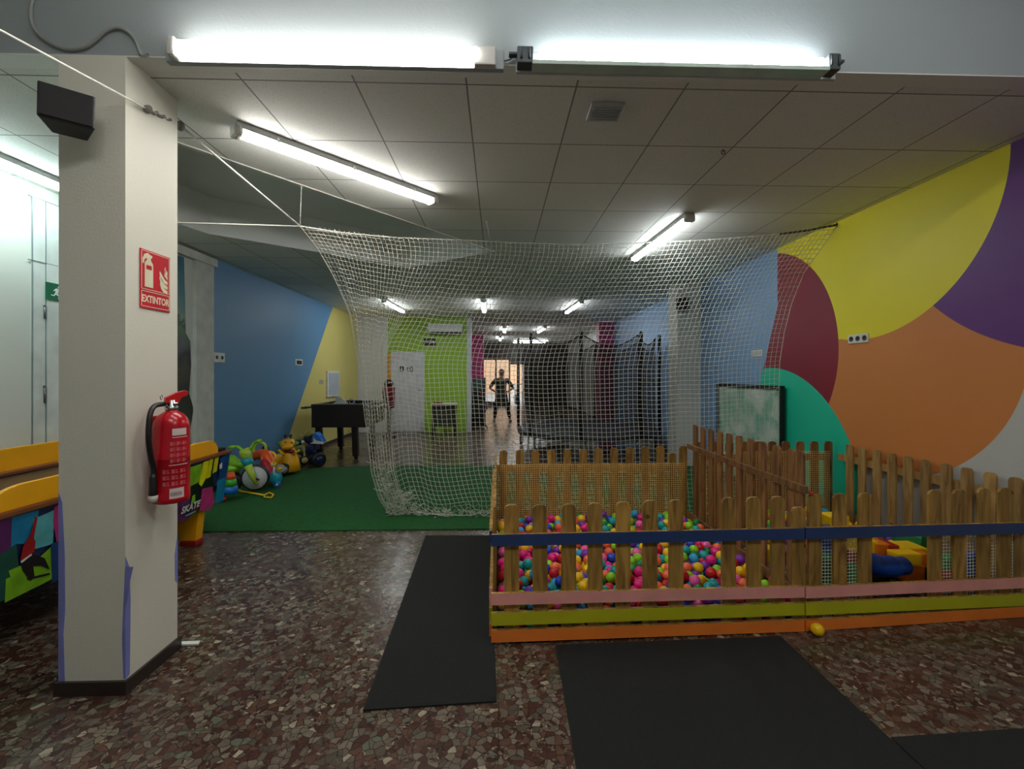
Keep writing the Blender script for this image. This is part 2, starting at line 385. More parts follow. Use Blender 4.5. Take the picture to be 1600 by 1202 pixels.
for k in range(9): sh.tube([(.64, 21.97, 2.15 + .07*k), (1.30, 21.97, 2.15 + .07*k)], .03, 8)
tag(sh.build('roller_shutter', M('shutter_metal', (120, 118, 112), .4)), 'ribbed grey roller shutter rolled up above the far street doorway', 'shutter')
# outside
struct('ground_outside', MB().box((-12, 22.12, -.14), (12, 45, -.02)), M('pavement', (170, 165, 160), .7))
ob_ = MB().box((-12, 40, -.02), (2.2, 41, 9), M('peach_facade', (236, 190, 150), .8))
tag(ob_.build('street_building'), 'pale peach building across the street beyond the shop windows', 'building')
ob_ = MB().box((2.4, 42, -.02), (14, 43, 9), M('white_facade', (225, 225, 230), .8))
tag(ob_.build('street_building'), 'white building across the street seen through the far doorway', 'building')
# ---- column by the camera
PX0, PX1, PY0, PY1 = -2.165, -1.845, 2.245, 2.6
PW = mat_plaster('column_paint', (222, 219, 204), .05, .55)
pm = MB().box((PX0, PY0, 0), (PX1, PY1, HC))
pil = pm.build('column', PW, None, (PX0+.16, 2.42, 0)); pil['kind'] = 'structure'
sk = MB()
sk.box((PX0-.014, PY0-.014, 0), (PX1+.014, PY1+.014, .068)); sk.build('skirting', SK, pil)
BP = M('blue_worn_paint', (126, 132, 198), .6)
bpm = MB()
def strip(fixed, pts):   # thin chips of older blue paint on the edges
    bpm.prism(pts, fixed, BP)
bpm.prism([onY(x, y, PY0) for x, y in ((193, 1060), (191, 1000), (192, 965), (199, 940), (204, 905), (208.5, 886), (210, 905))][:6] + [Vector((PX1, PY0, onY(200,886,PY0).z)), Vector((PX1, PY0, .07))], (0, -.0015, 0), BP)
bpm.prism([Vector((PX1, PY0, .07)), Vector((PX1, PY0+.025, .08)), Vector((PX1, PY0+.03, .45)), Vector((PX1, PY0+.022, .62)), Vector((PX1, PY0, .68))], (.0015, 0, 0), BP)
bpm.prism([Vector((PX0, PY0, .07)), Vector((PX0+.03, PY0, .07)), Vector((PX0+.024, PY0, .3)), Vector((PX0+.032, PY0, .42)), Vector((PX0+.03, PY0, .7)), Vector((PX0+.018, PY0, .95)), Vector((PX0, PY0, 1.0))], (0, -.0015, 0), BP)
bpm.prism([Vector((PX1, PY1, .38)), Vector((PX1, PY1-.018, .4)), Vector((PX1, PY1-.022, .55)), Vector((PX1, PY1, .66))], (.0015, 0, 0), BP)
bpm.build('worn_paint', None, pil)['label'] = 'old blue paint showing on the corners'
# right hand pillar
rp = MB().box((3.09, 7.5, 0), (XR, 7.9, HC)).build('column', mat_plaster('grey_column_paint', (196, 194, 188), .04)); rp['kind'] = 'structure'
for X0, X1, Y0 in ((3.05, XR, 13.2), (-1.28, -.55, 17.0)):
    o = MB().box((X0, Y0, 0), (X1, Y0+.4, HC)).build('column', M('magenta_paint', (170, 45, 110), .5)); o['kind'] = 'structure'
# left wall pilaster with a moulding
pl = MB().box((XL, 5.69, 0), (XL+.05, 6.03, 3.03), M('pilaster_white', (196, 196, 188), .6)).build('column'); pl['kind'] = 'structure'
mo = MB().box((XL, 5.0, 3.03), (XL+.075, 6.07, 3.13), M('moulding_white', (200, 200, 192), .6)); struct('trim_3', mo)
# mural print beside the pilaster (a painted landscape panel)
def mat_print():
    m, nt, b = newmat('landscape_print'); pos, x, y, z = world_xyz(nt); L = nt.links.new
    nz = N(nt, 'ShaderNodeTexNoise'); nz.inputs['Scale'].default_value = 6; nz.inputs['Detail'].default_value = 6; L(pos, nz.inputs['Vector'])
    zz = fmath(nt, 'MULTIPLY_ADD', nz.outputs[0], .5, fmath(nt, 'SUBTRACT', z, .25))
    r = N(nt, 'ShaderNodeValToRGB'); L(fmath(nt, 'DIVIDE', zz, 3.2), r.inputs[0]); e = r.color_ramp.elements; r.color_ramp.interpolation = 'LINEAR'
    e[0].position = 0; e[0].color = lin((40, 44, 26)); e[1].position = 1; e[1].color = lin((20, 88, 112))
    for p, c in ((.25, (52, 58, 36)), (.42, (38, 40, 30)), (.5, (70, 66, 48)), (.56, (34, 34, 34)), (.62, (88, 88, 90)), (.655, (72, 110, 66)), (.69, (30, 66, 58)), (.70, (120, 140, 120)), (.8, (60, 120, 128))):
        k = e.new(p); k.color = lin(c)
    L(r.outputs[0], b.inputs['Base Color']); b.inputs['Roughness'].default_value = .5; return m
pr_ = [(XL+.001, 5.0, 0.1), (XL+.001, 5.75, .1)]
edge = [(5.66, .3), (5.64, .9), (5.70, 1.15), (5.62, 1.35), (5.655, 1.7), (5.64, 2.0), (5.56, 2.1), (5.55, 2.5), (5.53, 3.02)]
poly = [(XL+.001, 5.0, .1)] + [(XL+.001, y_, z_) for y_, z_ in edge] + [(XL+.001, 5.0, 3.02)]
tag(MB().prism(poly, (.004, 0, 0)).build('wall_print', mat_print()), 'torn landscape wall print with teal sky and dark foliage beside the white pilaster', 'poster')
# emergency door in the left wall: leaf, frame, seams, bolts
DW = M('door_white', (206, 212, 208), .45); SEAM = M('seam_grey', (120, 132, 132), .6)
yd = onX(48, 500, XL).y; yd2 = onX(70, 500, XL).y; zt = onX(69, 308, XL).z - .04; ztr = onX(72, 413, XL).z
ds = MB().box((XL, yd, 0), (XL+.012, yd+1.6, zt+.02), DW); do = ds.build('door_1'); do['kind'] = 'structure'
MB().box((XL+.012, yd2, .02), (XL+.02, yd+1.5, ztr), DW).build('door_leaf', None, do)
sm = MB()
for y_ in (yd, yd2-.006): sm.box((XL+.008, y_-.003, .02), (XL+.0155, y_+.004, zt), SEAM)
sm.box((XL+.008, yd-.03, zt), (XL+.0155, yd+1.6, zt+.007), SEAM); sm.box((XL+.008, yd-.03, ztr), (XL+.0155, yd+1.5, ztr+.007), SEAM)
sm.build('door_frame', None, do)
for y0, y1 in ((478, 498), (604, 630)):
    p0, p1 = onX(70, y0, XL+.02), onX(70, y1, XL+.02)
    h = MB().cyl(p0, p1, .007, 8, M('bolt_grey', (110, 114, 112), .4, metal=.5)); h.ball(tuple(p0), .011, 8, 6, M('bolt_grey', (0,0,0))); h.build('hinge', None, do)
sg = thing('exit_sign', (XL+.022, onX(80, 454, XL).y, onX(80, 468, XL).z), 'green emergency exit sign with running figure on the white door', 'sign')
p0 = onX(71, 468, XL+.022); SG = M('sign_green', (0, 96, 62), .4); SW = M('sign_white', (232, 236, 228), .5)
z0 = p0.z; z1 = onX(71, 440, XL+.022).z
MB().box((XL+.021, p0.y, z0), (XL+.024, p0.y+.3, z1), SG).build('sign_plate', None, sg)
fig = MB(); F4 = frame((XL+.0245, p0.y+.09, (z0+z1)/2), (0, 1, 0), (0, 0, 1)); F4 = frame((XL+.0245, p0.y+.1, (z0+z1)/2), (0, 1, 0), (0, 0, 1))
def flat(mb, F4, pts, mat, d=.001): mb.prism([F4 @ Vector((x, y, 0)) for x, y in pts], F4.to_3x3() @ Vector((0, 0, d)), mat)
def disc(mb, F4, cx, cy, r, mat, n=16): flat(mb, F4, [(cx + r*math.cos(2*math.pi*i/n), cy + r*math.sin(2*math.pi*i/n)) for i in range(n)], mat)
disc(fig, F4, .012, .045, .011, SW)
for pts in ([(-.012,.035),(.008,.03),(.004,-.012),(-.02,-.005)], [(-.012,.035),(-.035,.012),(-.03,.006),(-.01,.022)], [(.004,.03),(.03,.014),(.027,.008),(.0,.018)], [(-.018,-.005),(-.002,-.012),(.022,-.03),(.012,-.055),(.004,-.052),(.01,-.032),(-.014,-.02)], [(-.02,-.005),(-.008,-.012),(-.03,-.035),(-.055,-.032),(-.055,-.025),(-.033,-.026)]): flat(fig, F4, pts, SW)
flat(fig, F4, [(.05,-.055),(.12,-.055),(.12,.055),(.05,.055)], SW)
fig.build('running_figure', None, sg)
# ---- fluorescent lamps
LW = glow('warm_tube_glow', (1, .97, .915), LAMP); LCc = glow('cool_tube_glow', (.92, .98, 1), LAMP)
HOU = M('lamp_housing', (176, 178, 176), .4); CAPM = M('lamp_end_cap', (205, 203, 198), .3)
def lamp(length, gmat, label, group='fluorescent ceiling battens'):
    o = local('fluorescent_lamp', (0, 0, 0), label, 'ceiling lamp', group); L2 = length / 2
    hb = MB(); hb.cbox((0, 0, -.022), (length - .04, .10, .044), bev=.008); hb.build('housing', HOU, o)
    for s in (-1, 1):
        m = MB(); m.cbox((s*(L2-.03), 0, -.05), (.055, .105, .075), bev=.02); m.build('end_cap', CAPM, o)
    m = MB(); k = 10; pr = [(.048*math.cos(math.pi*i/k), -.044 - .042*math.sin(math.pi*i/k)) for i in range(k+1)]
    vs = [(s*(L2-.058), a, b) for s in (-1, 1) for a, b in pr]; n_ = k+1
    m.add(vs, [(i, i+1, n_+i+1, n_+i) for i in range(k)] + [tuple(range(n_)), tuple(range(n_, 2*n_))[::-1], (0, n_, 2*n_-1, n_-1)], None, False); m.build('diffuser', gmat, o)
    for t in (-.42, 0, .42):
        for s in (-1, 1): MB().cbox((t*length*.8, s*.052, -.036), (.02, .006, .03), bev=.002).build('clip', CHROME, o)
    return o
def put(o, a, b, label=None, first=False):
    a, b = Vector(a), Vector(b); d = b - a; c = (a + b) / 2
    if first: o.location = (c.x, c.y, HC); o.rotation_euler = (0, 0, math.atan2(d.y, d.x)); return o
    return tree_copy(o, (c.x, c.y, HC), math.atan2(d.y, d.x), label)
lw = lamp(1.58, LW, 'warm white fluorescent batten running diagonally on the tiled ceiling, nearest of the ceiling battens'); put(lw, (-1.66, 2.80), (-.55, 3.92), first=True)
lc = lamp(1.58, LCc, 'cool white fluorescent batten on the tiled ceiling above the right half of the netting'); put(lc, (1.80, 5.80), (1.87, 4.22), first=True)
ly = put(lw, (-3.60, 2.40), (-3.55, 3.98), 'long fluorescent batten beside the white wall, left of the column')
for ch in ly.children:
    if ch.name.startswith('diffuser'): ch.data = ch.data.copy(); ch.data.materials[0] = glow('cyan_tube_glow', (.78, 1, .98), LAMP*1.15)
put(lc, (-2.36, 9.2), (-2.29, 10.75), 'fluorescent batten over the table football, leftmost of the three far ones')
put(lc, (-.30, 9.1), (-.33, 10.7), 'fluorescent batten in the middle of the three seen through the net')
put(lc, (1.68, 10.76), (1.76, 9.2), 'fluorescent batten above the trampoline, rightmost of the three far ones')
put(lc, (.21, 14.3), (.23, 15.7), 'small distant fluorescent batten left in the corridor beyond the green wall')
put(lc, (1.45, 15.7), (1.53, 14.3), 'small distant fluorescent batten right in the corridor beyond the green wall')
put(lc, (.53, 20.6), (2.4, 20.6), 'crosswise fluorescent batten nearest the far shop front')
put(lc, (.53, 19.4), (2.4, 19.4), 'crosswise fluorescent batten second from the far shop front')
put(lc, (.1, 18.0), (.1, 19.3), 'tiny distant fluorescent batten above the person')
put(lw, (-1.2, .2), (.38, .2), 'added unseen fluorescent batten on the front ceiling, left of the pair overhead').location.z = 3.9  # unseen overhead pair, added to light the foreground
put(lc, (1.2, .2), (2.78, .2), 'added unseen fluorescent batten on the front ceiling, right of the pair overhead').location.z = 3.9
for o in COL.objects:
    if o.parent is not None and o.name.startswith('diffuser') and o.parent.location.z > 3.5: o.data = o.data.copy(); o.data.materials[0] = glow('added_tube_glow', (1, .985, .95), LAMP*1.3)  # stronger glow for the added pair out of view
# two lamps on the fascia
la = thing('fluorescent_lamp', (-.83, FY, 3.14), 'long bright fluorescent lamp with white end boxes on the fascia, beside the column', 'wall lamp')
xs0, xs1 = -1.555, -.12
MB().cbox((-.80, FY-.018, 3.167), (1.66, .034, .10), bev=.006).build('housing', FASC, la)
m = MB()
def bar_prof(m, x0, x1, zc, ry, rz, k=12):
    pr = [(FY-.034 - ry*math.sin(math.pi*i/k), zc + rz*math.cos(math.pi*i/k)) for i in range(k+1)]; n_ = k+1
    m.add([(x, a, b) for x in (x0, x1) for a, b in pr], [(i, i+1, n_+i+1, n_+i) for i in range(k)] + [tuple(range(n_)), tuple(range(n_, 2*n_))[::-1], (0, n_, 2*n_-1, n_-1)])
bar_prof(m, xs0, xs1, 3.168, .05, .046); m.build('diffuser', LW, la)
MB().cbox((xs0-.018, FY-.05, 3.166), (.036, .075, .09), bev=.012).build('end_cap', CAPM, la)
MB().cbox((xs1+.055, FY-.035, 3.165), (.11, .06, .095), bev=.008).build('end_cap', CAPM, la)
lb = thing('fluorescent_lamp', (.93, FY, 3.11), 'fluorescent lamp with dark metal ends and clear tray on the fascia, right one', 'wall lamp')
MB().cbox((.92, FY-.010, 3.162), (1.66, .018, .10), bev=.004).build('housing', HOU, lb)
m = MB(); bar_prof(m, .21, 1.655, 3.172, .036, .030); m.build('tube', LCc, lb)
m = MB(); m.cbox((.92, FY-.045, 3.118), (1.5, .075, .008), bev=.002); m.cbox((.92, FY-.082, 3.124), (1.5, .006, .02), bev=.002); m.build('tray', M('clear_tray', (190, 205, 195), .15), lb)
for x_, w_ in ((.135, .08), (1.70, .06)):
    m = MB(); m.cbox((x_, FY-.045, 3.163), (w_, .07, .082), bev=.006)
    for s in (-1, 1): m.cyl((x_+s*.02, FY-.084, 3.14), (x_+s*.02, FY-.084, 3.19), .006, 8)
    m.cbox((x_ + (-.06 if x_ < 1 else .05), FY-.04, 3.185), (.04, .03, .012), bev=.002); m.build('end_holder', M('lamp_dark_end', (74, 80, 84), .4, metal=.4), lb)
m = MB(); pts = [onY(x, y, FY-.02) for x, y in ((777, 92), (788, 95), (797, 93), (806, 86))]; m.tube(pts, .004, 6)
tag(m.build('lamp_cable', M('grey_cable', (120, 120, 116), .6)), 'short grey cable linking the two fascia lamps', 'cable')
m = MB(); raw = [(52, -5), (48, 18), (52, 42), (70, 62), (100, 76), (130, 75), (150, 62), (165, 49), (185, 44), (203, 52), (213, 66), (219, 82), (224, 87), (231, 83)]
from mathutils.geometry import interpolate_bezier
def smooth(pts, k=6):
    P = [Vector(p) for p in pts]; out = []
    for i in range(len(P)-1):
        p0 = P[max(i-1, 0)]; p1 = P[i]; p2 = P[i+1]; p3 = P[min(i+2, len(P)-1)]
        for j in range(k):
            t = j / k; out.append(.5*((2*p1) + (p2-p0)*t + (2*p0-5*p1+4*p2-p3)*t*t + (3*p1-p0-3*p2+p3)*t**3))
    out.append(P[-1]); return out
m.tube(smooth([onY(x, y, FY-.012) for x, y in raw]), .0075, 8)
tag(m.build('wavy_cable', M('painted_cable', (150, 152, 146), .6)), 'grey painted cable looping down the fascia above the column', 'cable')
# ceiling vent
v = thing('ceiling_vent', (.64, 2.61, HC-.03), 'small white square vent box on the ceiling behind the right fascia lamp', 'vent')
MB().cbox((.64, 2.61, HC-.012), (.20, .17, .022), bev=.006).build('frame', HOU, v)
g = MB()
for k in range(6): g.box((.56, 2.55+.022*k, HC-.03), (.72, 2.562+.022*k, HC-.022))
g.build('grille', M('vent_grille', (165, 168, 168), .5), v)
# ================= things on the walls =================
def socket(name, X, y0, y1, z0, z1, n_, face, label, dark=True, cat='socket'):
    s = face; o = thing(name, (X, (y0+y1)/2, z0), label, cat)
    MB().cbox((X+s*.006, (y0+y1)/2, (z0+z1)/2), (.012, abs(y1-y0), z1-z0), bev=.003).build('cover_plate', WHITEP, o)
    w_ = abs(y1-y0)/n_
    for k in range(n_):
        yc = min(y0, y1) + w_*(k+.5); m = MB()
        if dark:
            m.lathe((X+s*.012, yc, (z0+z1)/2), [(.024, 0), (.026, .003), (.022, .003), (.020, .0005)], (s, 0, 0), 18, M('socket_dark', (52, 54, 50), .5))
            for q in (-1, 1): m.lathe((X+s*.0125, yc+q*.009, (z0+z1)/2), [(.003, 0), (.003, .003)], (s, 0, 0), 8, BLACKP)
        else: m.cbox((X+s*.0135, yc, (z0+z1)/2), (.005, w_*.62, (z1-z0)*.6), M('switch_rocker', (190, 192, 184), .4), bev=.001)
        m.build('socket_well' if dark else 'rocker', None, o)
    return o
socket('wall_socket', XR, 4.05, 4.285, 1.89, 1.975, 3, -1, 'triple white wall socket on the yellow and orange mural boundary')
socket('light_switch', XR, 5.72, 5.97, 1.83, 1.915, 3, -1, 'triple white switch plate on the blue wall left of the maroon circle', False, 'switch')
a_, b_2 = onX(333, 566, XL), onX(350, 552, XL)
socket('wall_socket', XL, a_.y, b_2.y, a_.z, b_2.z, 2, 1, 'white double socket on the blue wall beside the pilaster')
a_, b_2 = onX(461, 571, XL), onX(472, 562, XL)
o = thing('wall_socket', (XL, a_.y, a_.z), 'small white framed dark socket on the blue wall near the yellow triangle', 'socket')
MB().cbox((XL+.006, (a_.y+b_2.y)/2, (a_.z+b_2.z)/2), (.012, b_2.y-a_.y, b_2.z-a_.z), bev=.003).build('cover_plate', WHITEP, o)
MB().cbox((XL+.014, (a_.y+b_2.y)/2, (a_.z+b_2.z)/2), (.006, (b_2.y-a_.y)*.7, (b_2.z-a_.z)*.6), bev=.002).build('socket_well', BLACKP, o)
a_, b_2 = onX(509, 621, XL), onX(528, 580, XL)
o = thing('fuse_box', (XL, (a_.y+b_2.y)/2, a_.z), 'flat white fuse box with grey door on the yellow wall above the football table', 'fuse box')
MB().cbox((XL+.02, (a_.y+b_2.y)/2, (a_.z+b_2.z)/2), (.04, b_2.y-a_.y, b_2.z-a_.z), bev=.006).build('frame', WHITEP, o)
dr = MB().cbox((XL+.045, (a_.y+b_2.y)/2+.02, (a_.z+b_2.z)/2), (.012, (b_2.y-a_.y)*.8, (b_2.z-a_.z)*.84), bev=.003).build('door', M('fusebox_door', (178, 186, 196), .4), o)
o = MB().cbox((XL+.004, onX(502, 597, XL).y, onX(502, 597, XL).z), (.006, .22, .09), bev=.001); tag(o.build('wall_label', M('paper_label', (170, 165, 140), .6)), 'small pale paper label left of the fuse box', 'label')
# extinguisher sign
E_ = thing('extinguisher_sign', (PX1, 2.435, 1.93), 'red fire extinguisher sign reading EXTINTOR on the column side', 'sign')
y0, y1, zt_, zb_ = 2.33, 2.535, 2.236, 1.928; W_, H_ = y1-y0, zt_-zb_
SR = M('sign_red', (200, 14, 34), .35); SC_ = M('sign_cream', (232, 222, 190), .45)
MB().cbox((PX1+.003, (y0+y1)/2, (zt_+zb_)/2), (.004, W_, H_), bev=.001).build('sign_plate', SR, E_)
F4 = frame((PX1+.0052, (y0+y1)/2, (zt_+zb_)/2), (0, 1, 0), (0, 0, 1)); b = MB()
def outline(b, x0, y0, x1, y1, t, mat):
    for q in ([(x0,y0),(x1,y0),(x1,y0+t),(x0,y0+t)], [(x0,y1-t),(x1,y1-t),(x1,y1),(x0,y1)], [(x0,y0),(x0+t,y0),(x0+t,y1),(x0,y1)], [(x1-t,y0),(x1,y0),(x1,y1),(x1-t,y1)]): flat(b, F4, q, mat)
h2, w2 = H_/2, W_/2
outline(b, -w2+.006, -h2+.10, w2-.006, h2-.006, .003, SC_); outline(b, -w2+.006, -h2+.010, w2-.006, -h2+.092, .003, SC_)
b.build('border', None, E_)
b = MB(); text_mesh(b, 'EXTINTOR', .052, F4 @ Matrix.Translation((0, -h2+.05, .0004)), SC_, bold=.0012, sx=.74); b.build('lettering', None, E_)
b = MB(); ox, oy = -.047, .035
flat(b, F4, [(ox-.028, oy-.075), (ox+.028, oy-.075), (ox+.028, oy+.05), (ox+.014, oy+.066), (ox+.012, oy+.078), (ox+.022, oy+.085), (ox+.022, oy+.094), (ox+.005, oy+.098), (ox-.008, oy+.104), (ox-.03, oy+.094), (ox-.042, oy+.07), (ox-.043, oy+.045), (ox-.034, oy+.045), (ox-.03, oy+.066), (ox-.012, oy+.078), (ox-.014, oy+.066), (ox-.028, oy+.05)], SC_)
flat(b, F4 @ Matrix.Translation((0, 0, .001)), [(ox-.018, oy+.018), (ox+.018, oy+.018), (ox+.018, oy+.04), (ox-.018, oy+.04)], SR, .0005)
b.build('extinguisher_pictogram', None, E_)
b = MB(); ox, oy = .055, -.055
for k, s in ((0, 1.0), (1, 1.15), (2, 1.15), (3, 1.0), (4, .8)):
    yy = oy + .026*k; flat(b, F4, [(ox+.028, yy), (ox+.028, yy+.018), (ox+.008, yy+.026), (ox-.01*s, yy+.042*s), (ox-.024*s, yy+.058*s), (ox-.026*s, yy+.046*s), (ox-.018*s, yy+.024), (ox-.004, yy+.008)] if k < 3 else [(ox+.028, yy), (ox+.028, yy+.02), (ox+.018, yy+.035*s), (ox+.012, yy+.055*s), (ox+.008, yy+.052*s), (ox+.006, yy+.02)], SC_)
b.build('flame_pictogram', None, E_)
# extinguisher
ex = thing('fire_extinguisher', (-1.745, 2.425, .88), 'red fire extinguisher with black hose hanging on the column side', 'fire extinguisher')
cx, cy = -1.752, 2.425; zb, zt2 = .90, 1.385; RR = .082
RED = M('extinguisher_red', (178, 12, 30), .22, var=.05)
m = MB(); m.lathe((cx, cy, 0), [(.001, zb), (.07, zb+.002), (.083, zb+.008), (.084, zb+.03), (RR, zb+.036), (RR, zb+.235), (RR+.0012, zb+.238), (RR, zb+.241), (RR, 1.30), (.076, 1.335), (.058, 1.365), (.034, 1.382), (.026, 1.388), (.026, 1.40)], n=36); m.build('cylinder', RED, ex)
m = MB(); m.lathe((cx, cy, 0), [(.024, 1.39), (.03, 1.395), (.03, 1.41), (.02, 1.415), (.02, 1.445)], n=18); m.cyl((cx-.035, cy-.005, 1.425), (cx+.035, cy-.005, 1.425), .009, 10); m.build('valve', CHROME, ex)
m = MB(); m.prism([(cx-.012, cy-.02, 1.44), (cx-.012, cy-.02, 1.465), (cx-.012, cy+.05, 1.505), (cx-.012, cy+.105, 1.515), (cx-.012, cy+.105, 1.503), (cx-.012, cy+.05, 1.47), (cx-.012, cy+.02, 1.44)], (.026, 0, 0)); 
m.M = Matrix.Translation((cx, cy, 0)) @ Matrix.Rotation(math.radians(-35), 4, 'Z') @ Matrix.Translation((-cx, -cy, 0))
m2 = MB(m.M); m2.prism([(cx-.013, cy-.03, 1.43), (cx-.013, cy-.03, 1.46), (cx-.013, cy+.02, 1.485), (cx-.013, cy+.055, 1.495), (cx-.013, cy+.072, 1.49), (cx-.013, cy+.072, 1.47), (cx-.013, cy+.04, 1.455), (cx-.013, cy+.03, 1.43)], (.028, 0, 0)); m2.build('lever', M('lever_red', (200, 20, 24), .3), ex, bevel=.002)
m = MB(); m.ring((cx-.02, cy-.045, 1.462), .013, .002, (1, .3, 0), 16, 6); m.build('safety_pin', CHROME, ex)
m = MB(); m.tube(smooth([(cx-.02, cy-.02, 1.425), (cx-.03, cy-.07, 1.42), (cx-.02, cy-.115, 1.39), (cx-.015, cy-.135, 1.32), (cx-.015, cy-.135, 1.24), (cx-.02, cy-.115, 1.16), (cx-.02, cy-.098, 1.10), (cx-.02, cy-.097, 1.06)]), .0125, 12); m.build('hose', BLACKP, ex)
m = MB(); m.lathe((cx-.02, cy-.100, 0), [(.012, 1.07), (.016, 1.05), (.018, .99), (.02, .965), (.018, .96)], n=14); m.build('nozzle', BLACKP, ex)
m = MB(); m.lathe((cx-.02, cy-.100, 0), [(.021, .925), (.021, .96)], n=14); m.build('nozzle_holder', M('pale_sticker', (190, 186, 178), .5), ex)
m = MB(); m.cbox((PX1+.006, cy, 1.30), (.012, .05, .12), bev=.003); m.cbox((PX1+.02, cy, 1.33), (.03, .02, .02), bev=.003); m.build('wall_bracket', RED, ex)
# label wrapped on the cylinder, facing right-front
LBL = M('label_pink_white', (222, 205, 205), .5); m = MB()
def wrap(m, a0, a1, z0, z1, mat, r=RR+.0012, k=8):
    vs = []; 
    for i in range(k+1):
        a = math.radians(a0 + (a1-a0)*i/k)
        for z in (z0, z1): vs.append((cx + r*math.cos(a), cy + r*math.sin(a), z))
    m.add(vs, [(2*i, 2*i+2, 2*i+3, 2*i+1) for i in range(k)], mat, True)
LR = M('label_print_red', (206, 92, 100), .5)
wrap(m, -52, -5, 1.262, 1.298, LBL); wrap(m, -52, 0, 1.25, 1.254, LBL); wrap(m, -62, 0, 1.105, 1.109, LBL); wrap(m, -60, -15, .925, .985, LBL)
for r_ in range(4):
    for c_ in range(3): 
        z_ = 1.12 + r_*.03; a0 = -58 + c_*19
        wrap(m, a0, a0+8, z_, z_+.018, LR, k=2); wrap(m, a0+9, a0+16, z_+.004, z_+.009, LR, k=2); wrap(m, a0+9, a0+14, z_+.013, z_+.017, LR, k=2)
for r_ in range(3):
    for c_ in range(3):
        z_ = 1.0 + r_*.032; a0 = -80 + c_*26; wrap(m, a0, a0+9, z_, z_+.02, LR, k=2); wrap(m, a0+11, a0+20, z_+.002, z_+.008, LR, k=2); wrap(m, a0+11, a0+18, z_+.014, z_+.019, LR, k=2)
for c_ in range(9): wrap(m, -57+c_*4, -55+c_*4, .945, .965, M('label_ink', (90, 88, 90), .6), RR+.002, 1)
m.build('label', None, ex)['label'] = 'white and pink printed instruction label'
# speakers
def speaker(c, sz, rz, label, tilt=0):
    o = local('loudspeaker', c, label, 'speaker', None, rz); o.rotation_euler = (tilt, 0, rz); w_, d_, h_ = sz
    m = MB(); f_ = w_/2; bk = w_*.32
    m.prism([(-f_, -d_/2, -h_/2), (f_, -d_/2, -h_/2), (bk, d_/2, -h_/2), (-bk, d_/2, -h_/2)], (0, 0, h_)); m.build('cabinet', BLACKP, o, bevel=.006)
    MB().cbox((0, -d_/2-.004, 0), (w_*.92, .008, h_*.92), bev=.004).build('grille', M('speaker_cloth', (30, 28, 30), .85), o)
    MB().cbox((0, d_/2+.02, .02), (.03, .05, .05), bev=.004).build('bracket', M('bracket_grey', (120, 118, 114), .5), o)
    return o
speaker((-2.0, 2.12, 2.80), (.19, .13, .165), math.radians(38), 'black wall speaker mounted high on the column by the camera', math.radians(-6))
speaker((3.13, 7.36, 2.78), (.2, .16, .2), math.radians(-30), 'small black speaker high on the right-hand column behind the net')
# mats, carpet
MATM = M('black_ribbed_mat', (21, 22, 21), .95, var=.2, scale=60, bump=.5, bscale=220)
def mat_obj(poly, label, t=.008):
    m = MB(); m.prism([(x, y, .0005) for x, y in poly], (0, 0, t)); return tag(m.build('floor_mat', MATM), label, 'mat')
mat_obj([(-.633, 2.091), (-.006, 2.127), (-.069, 4.324), (-.708, 4.345)], 'narrow black rubber runner mat lying beside the left end of the ball pit')
mat_obj([(.30, 1.2), (.335, 2.56), (1.70, 2.60), (1.69, 1.2)], 'wide black rubber mat in front of the ball pit fence')
mat_obj([(1.70, 1.2), (1.705, 1.86), (3.3, 1.93), (3.3, 1.2)], 'black rubber mat strip crossing the foreground at the bottom right')
gm_ = MB(); gm_.prism([(-3.8, 4.52, .001), (-.1, 4.505, .001), (3.45, 4.6, .001), (3.45, 7.6, .001), (-2.4, 7.65, .001), (-3.8, 7.35, .001)], (0, 0, .012))
tag(gm_.build('green_carpet', M('artificial_grass', (12, 88, 28), .9, var=.25, scale=30, bump=.8, bscale=300)), 'green artificial grass carpet spread over the floor behind the pit', 'carpet')
m = MB(); p = [onZ(x, y, .004) for x, y in ((281, 1005), (313, 1004), (310, 1009), (282, 1010))]; m.prism(p, (0, 0, .01)); tag(m.build('floor_strip', WHITEP), 'short white plastic strip on the floor beside the column base', 'strip')
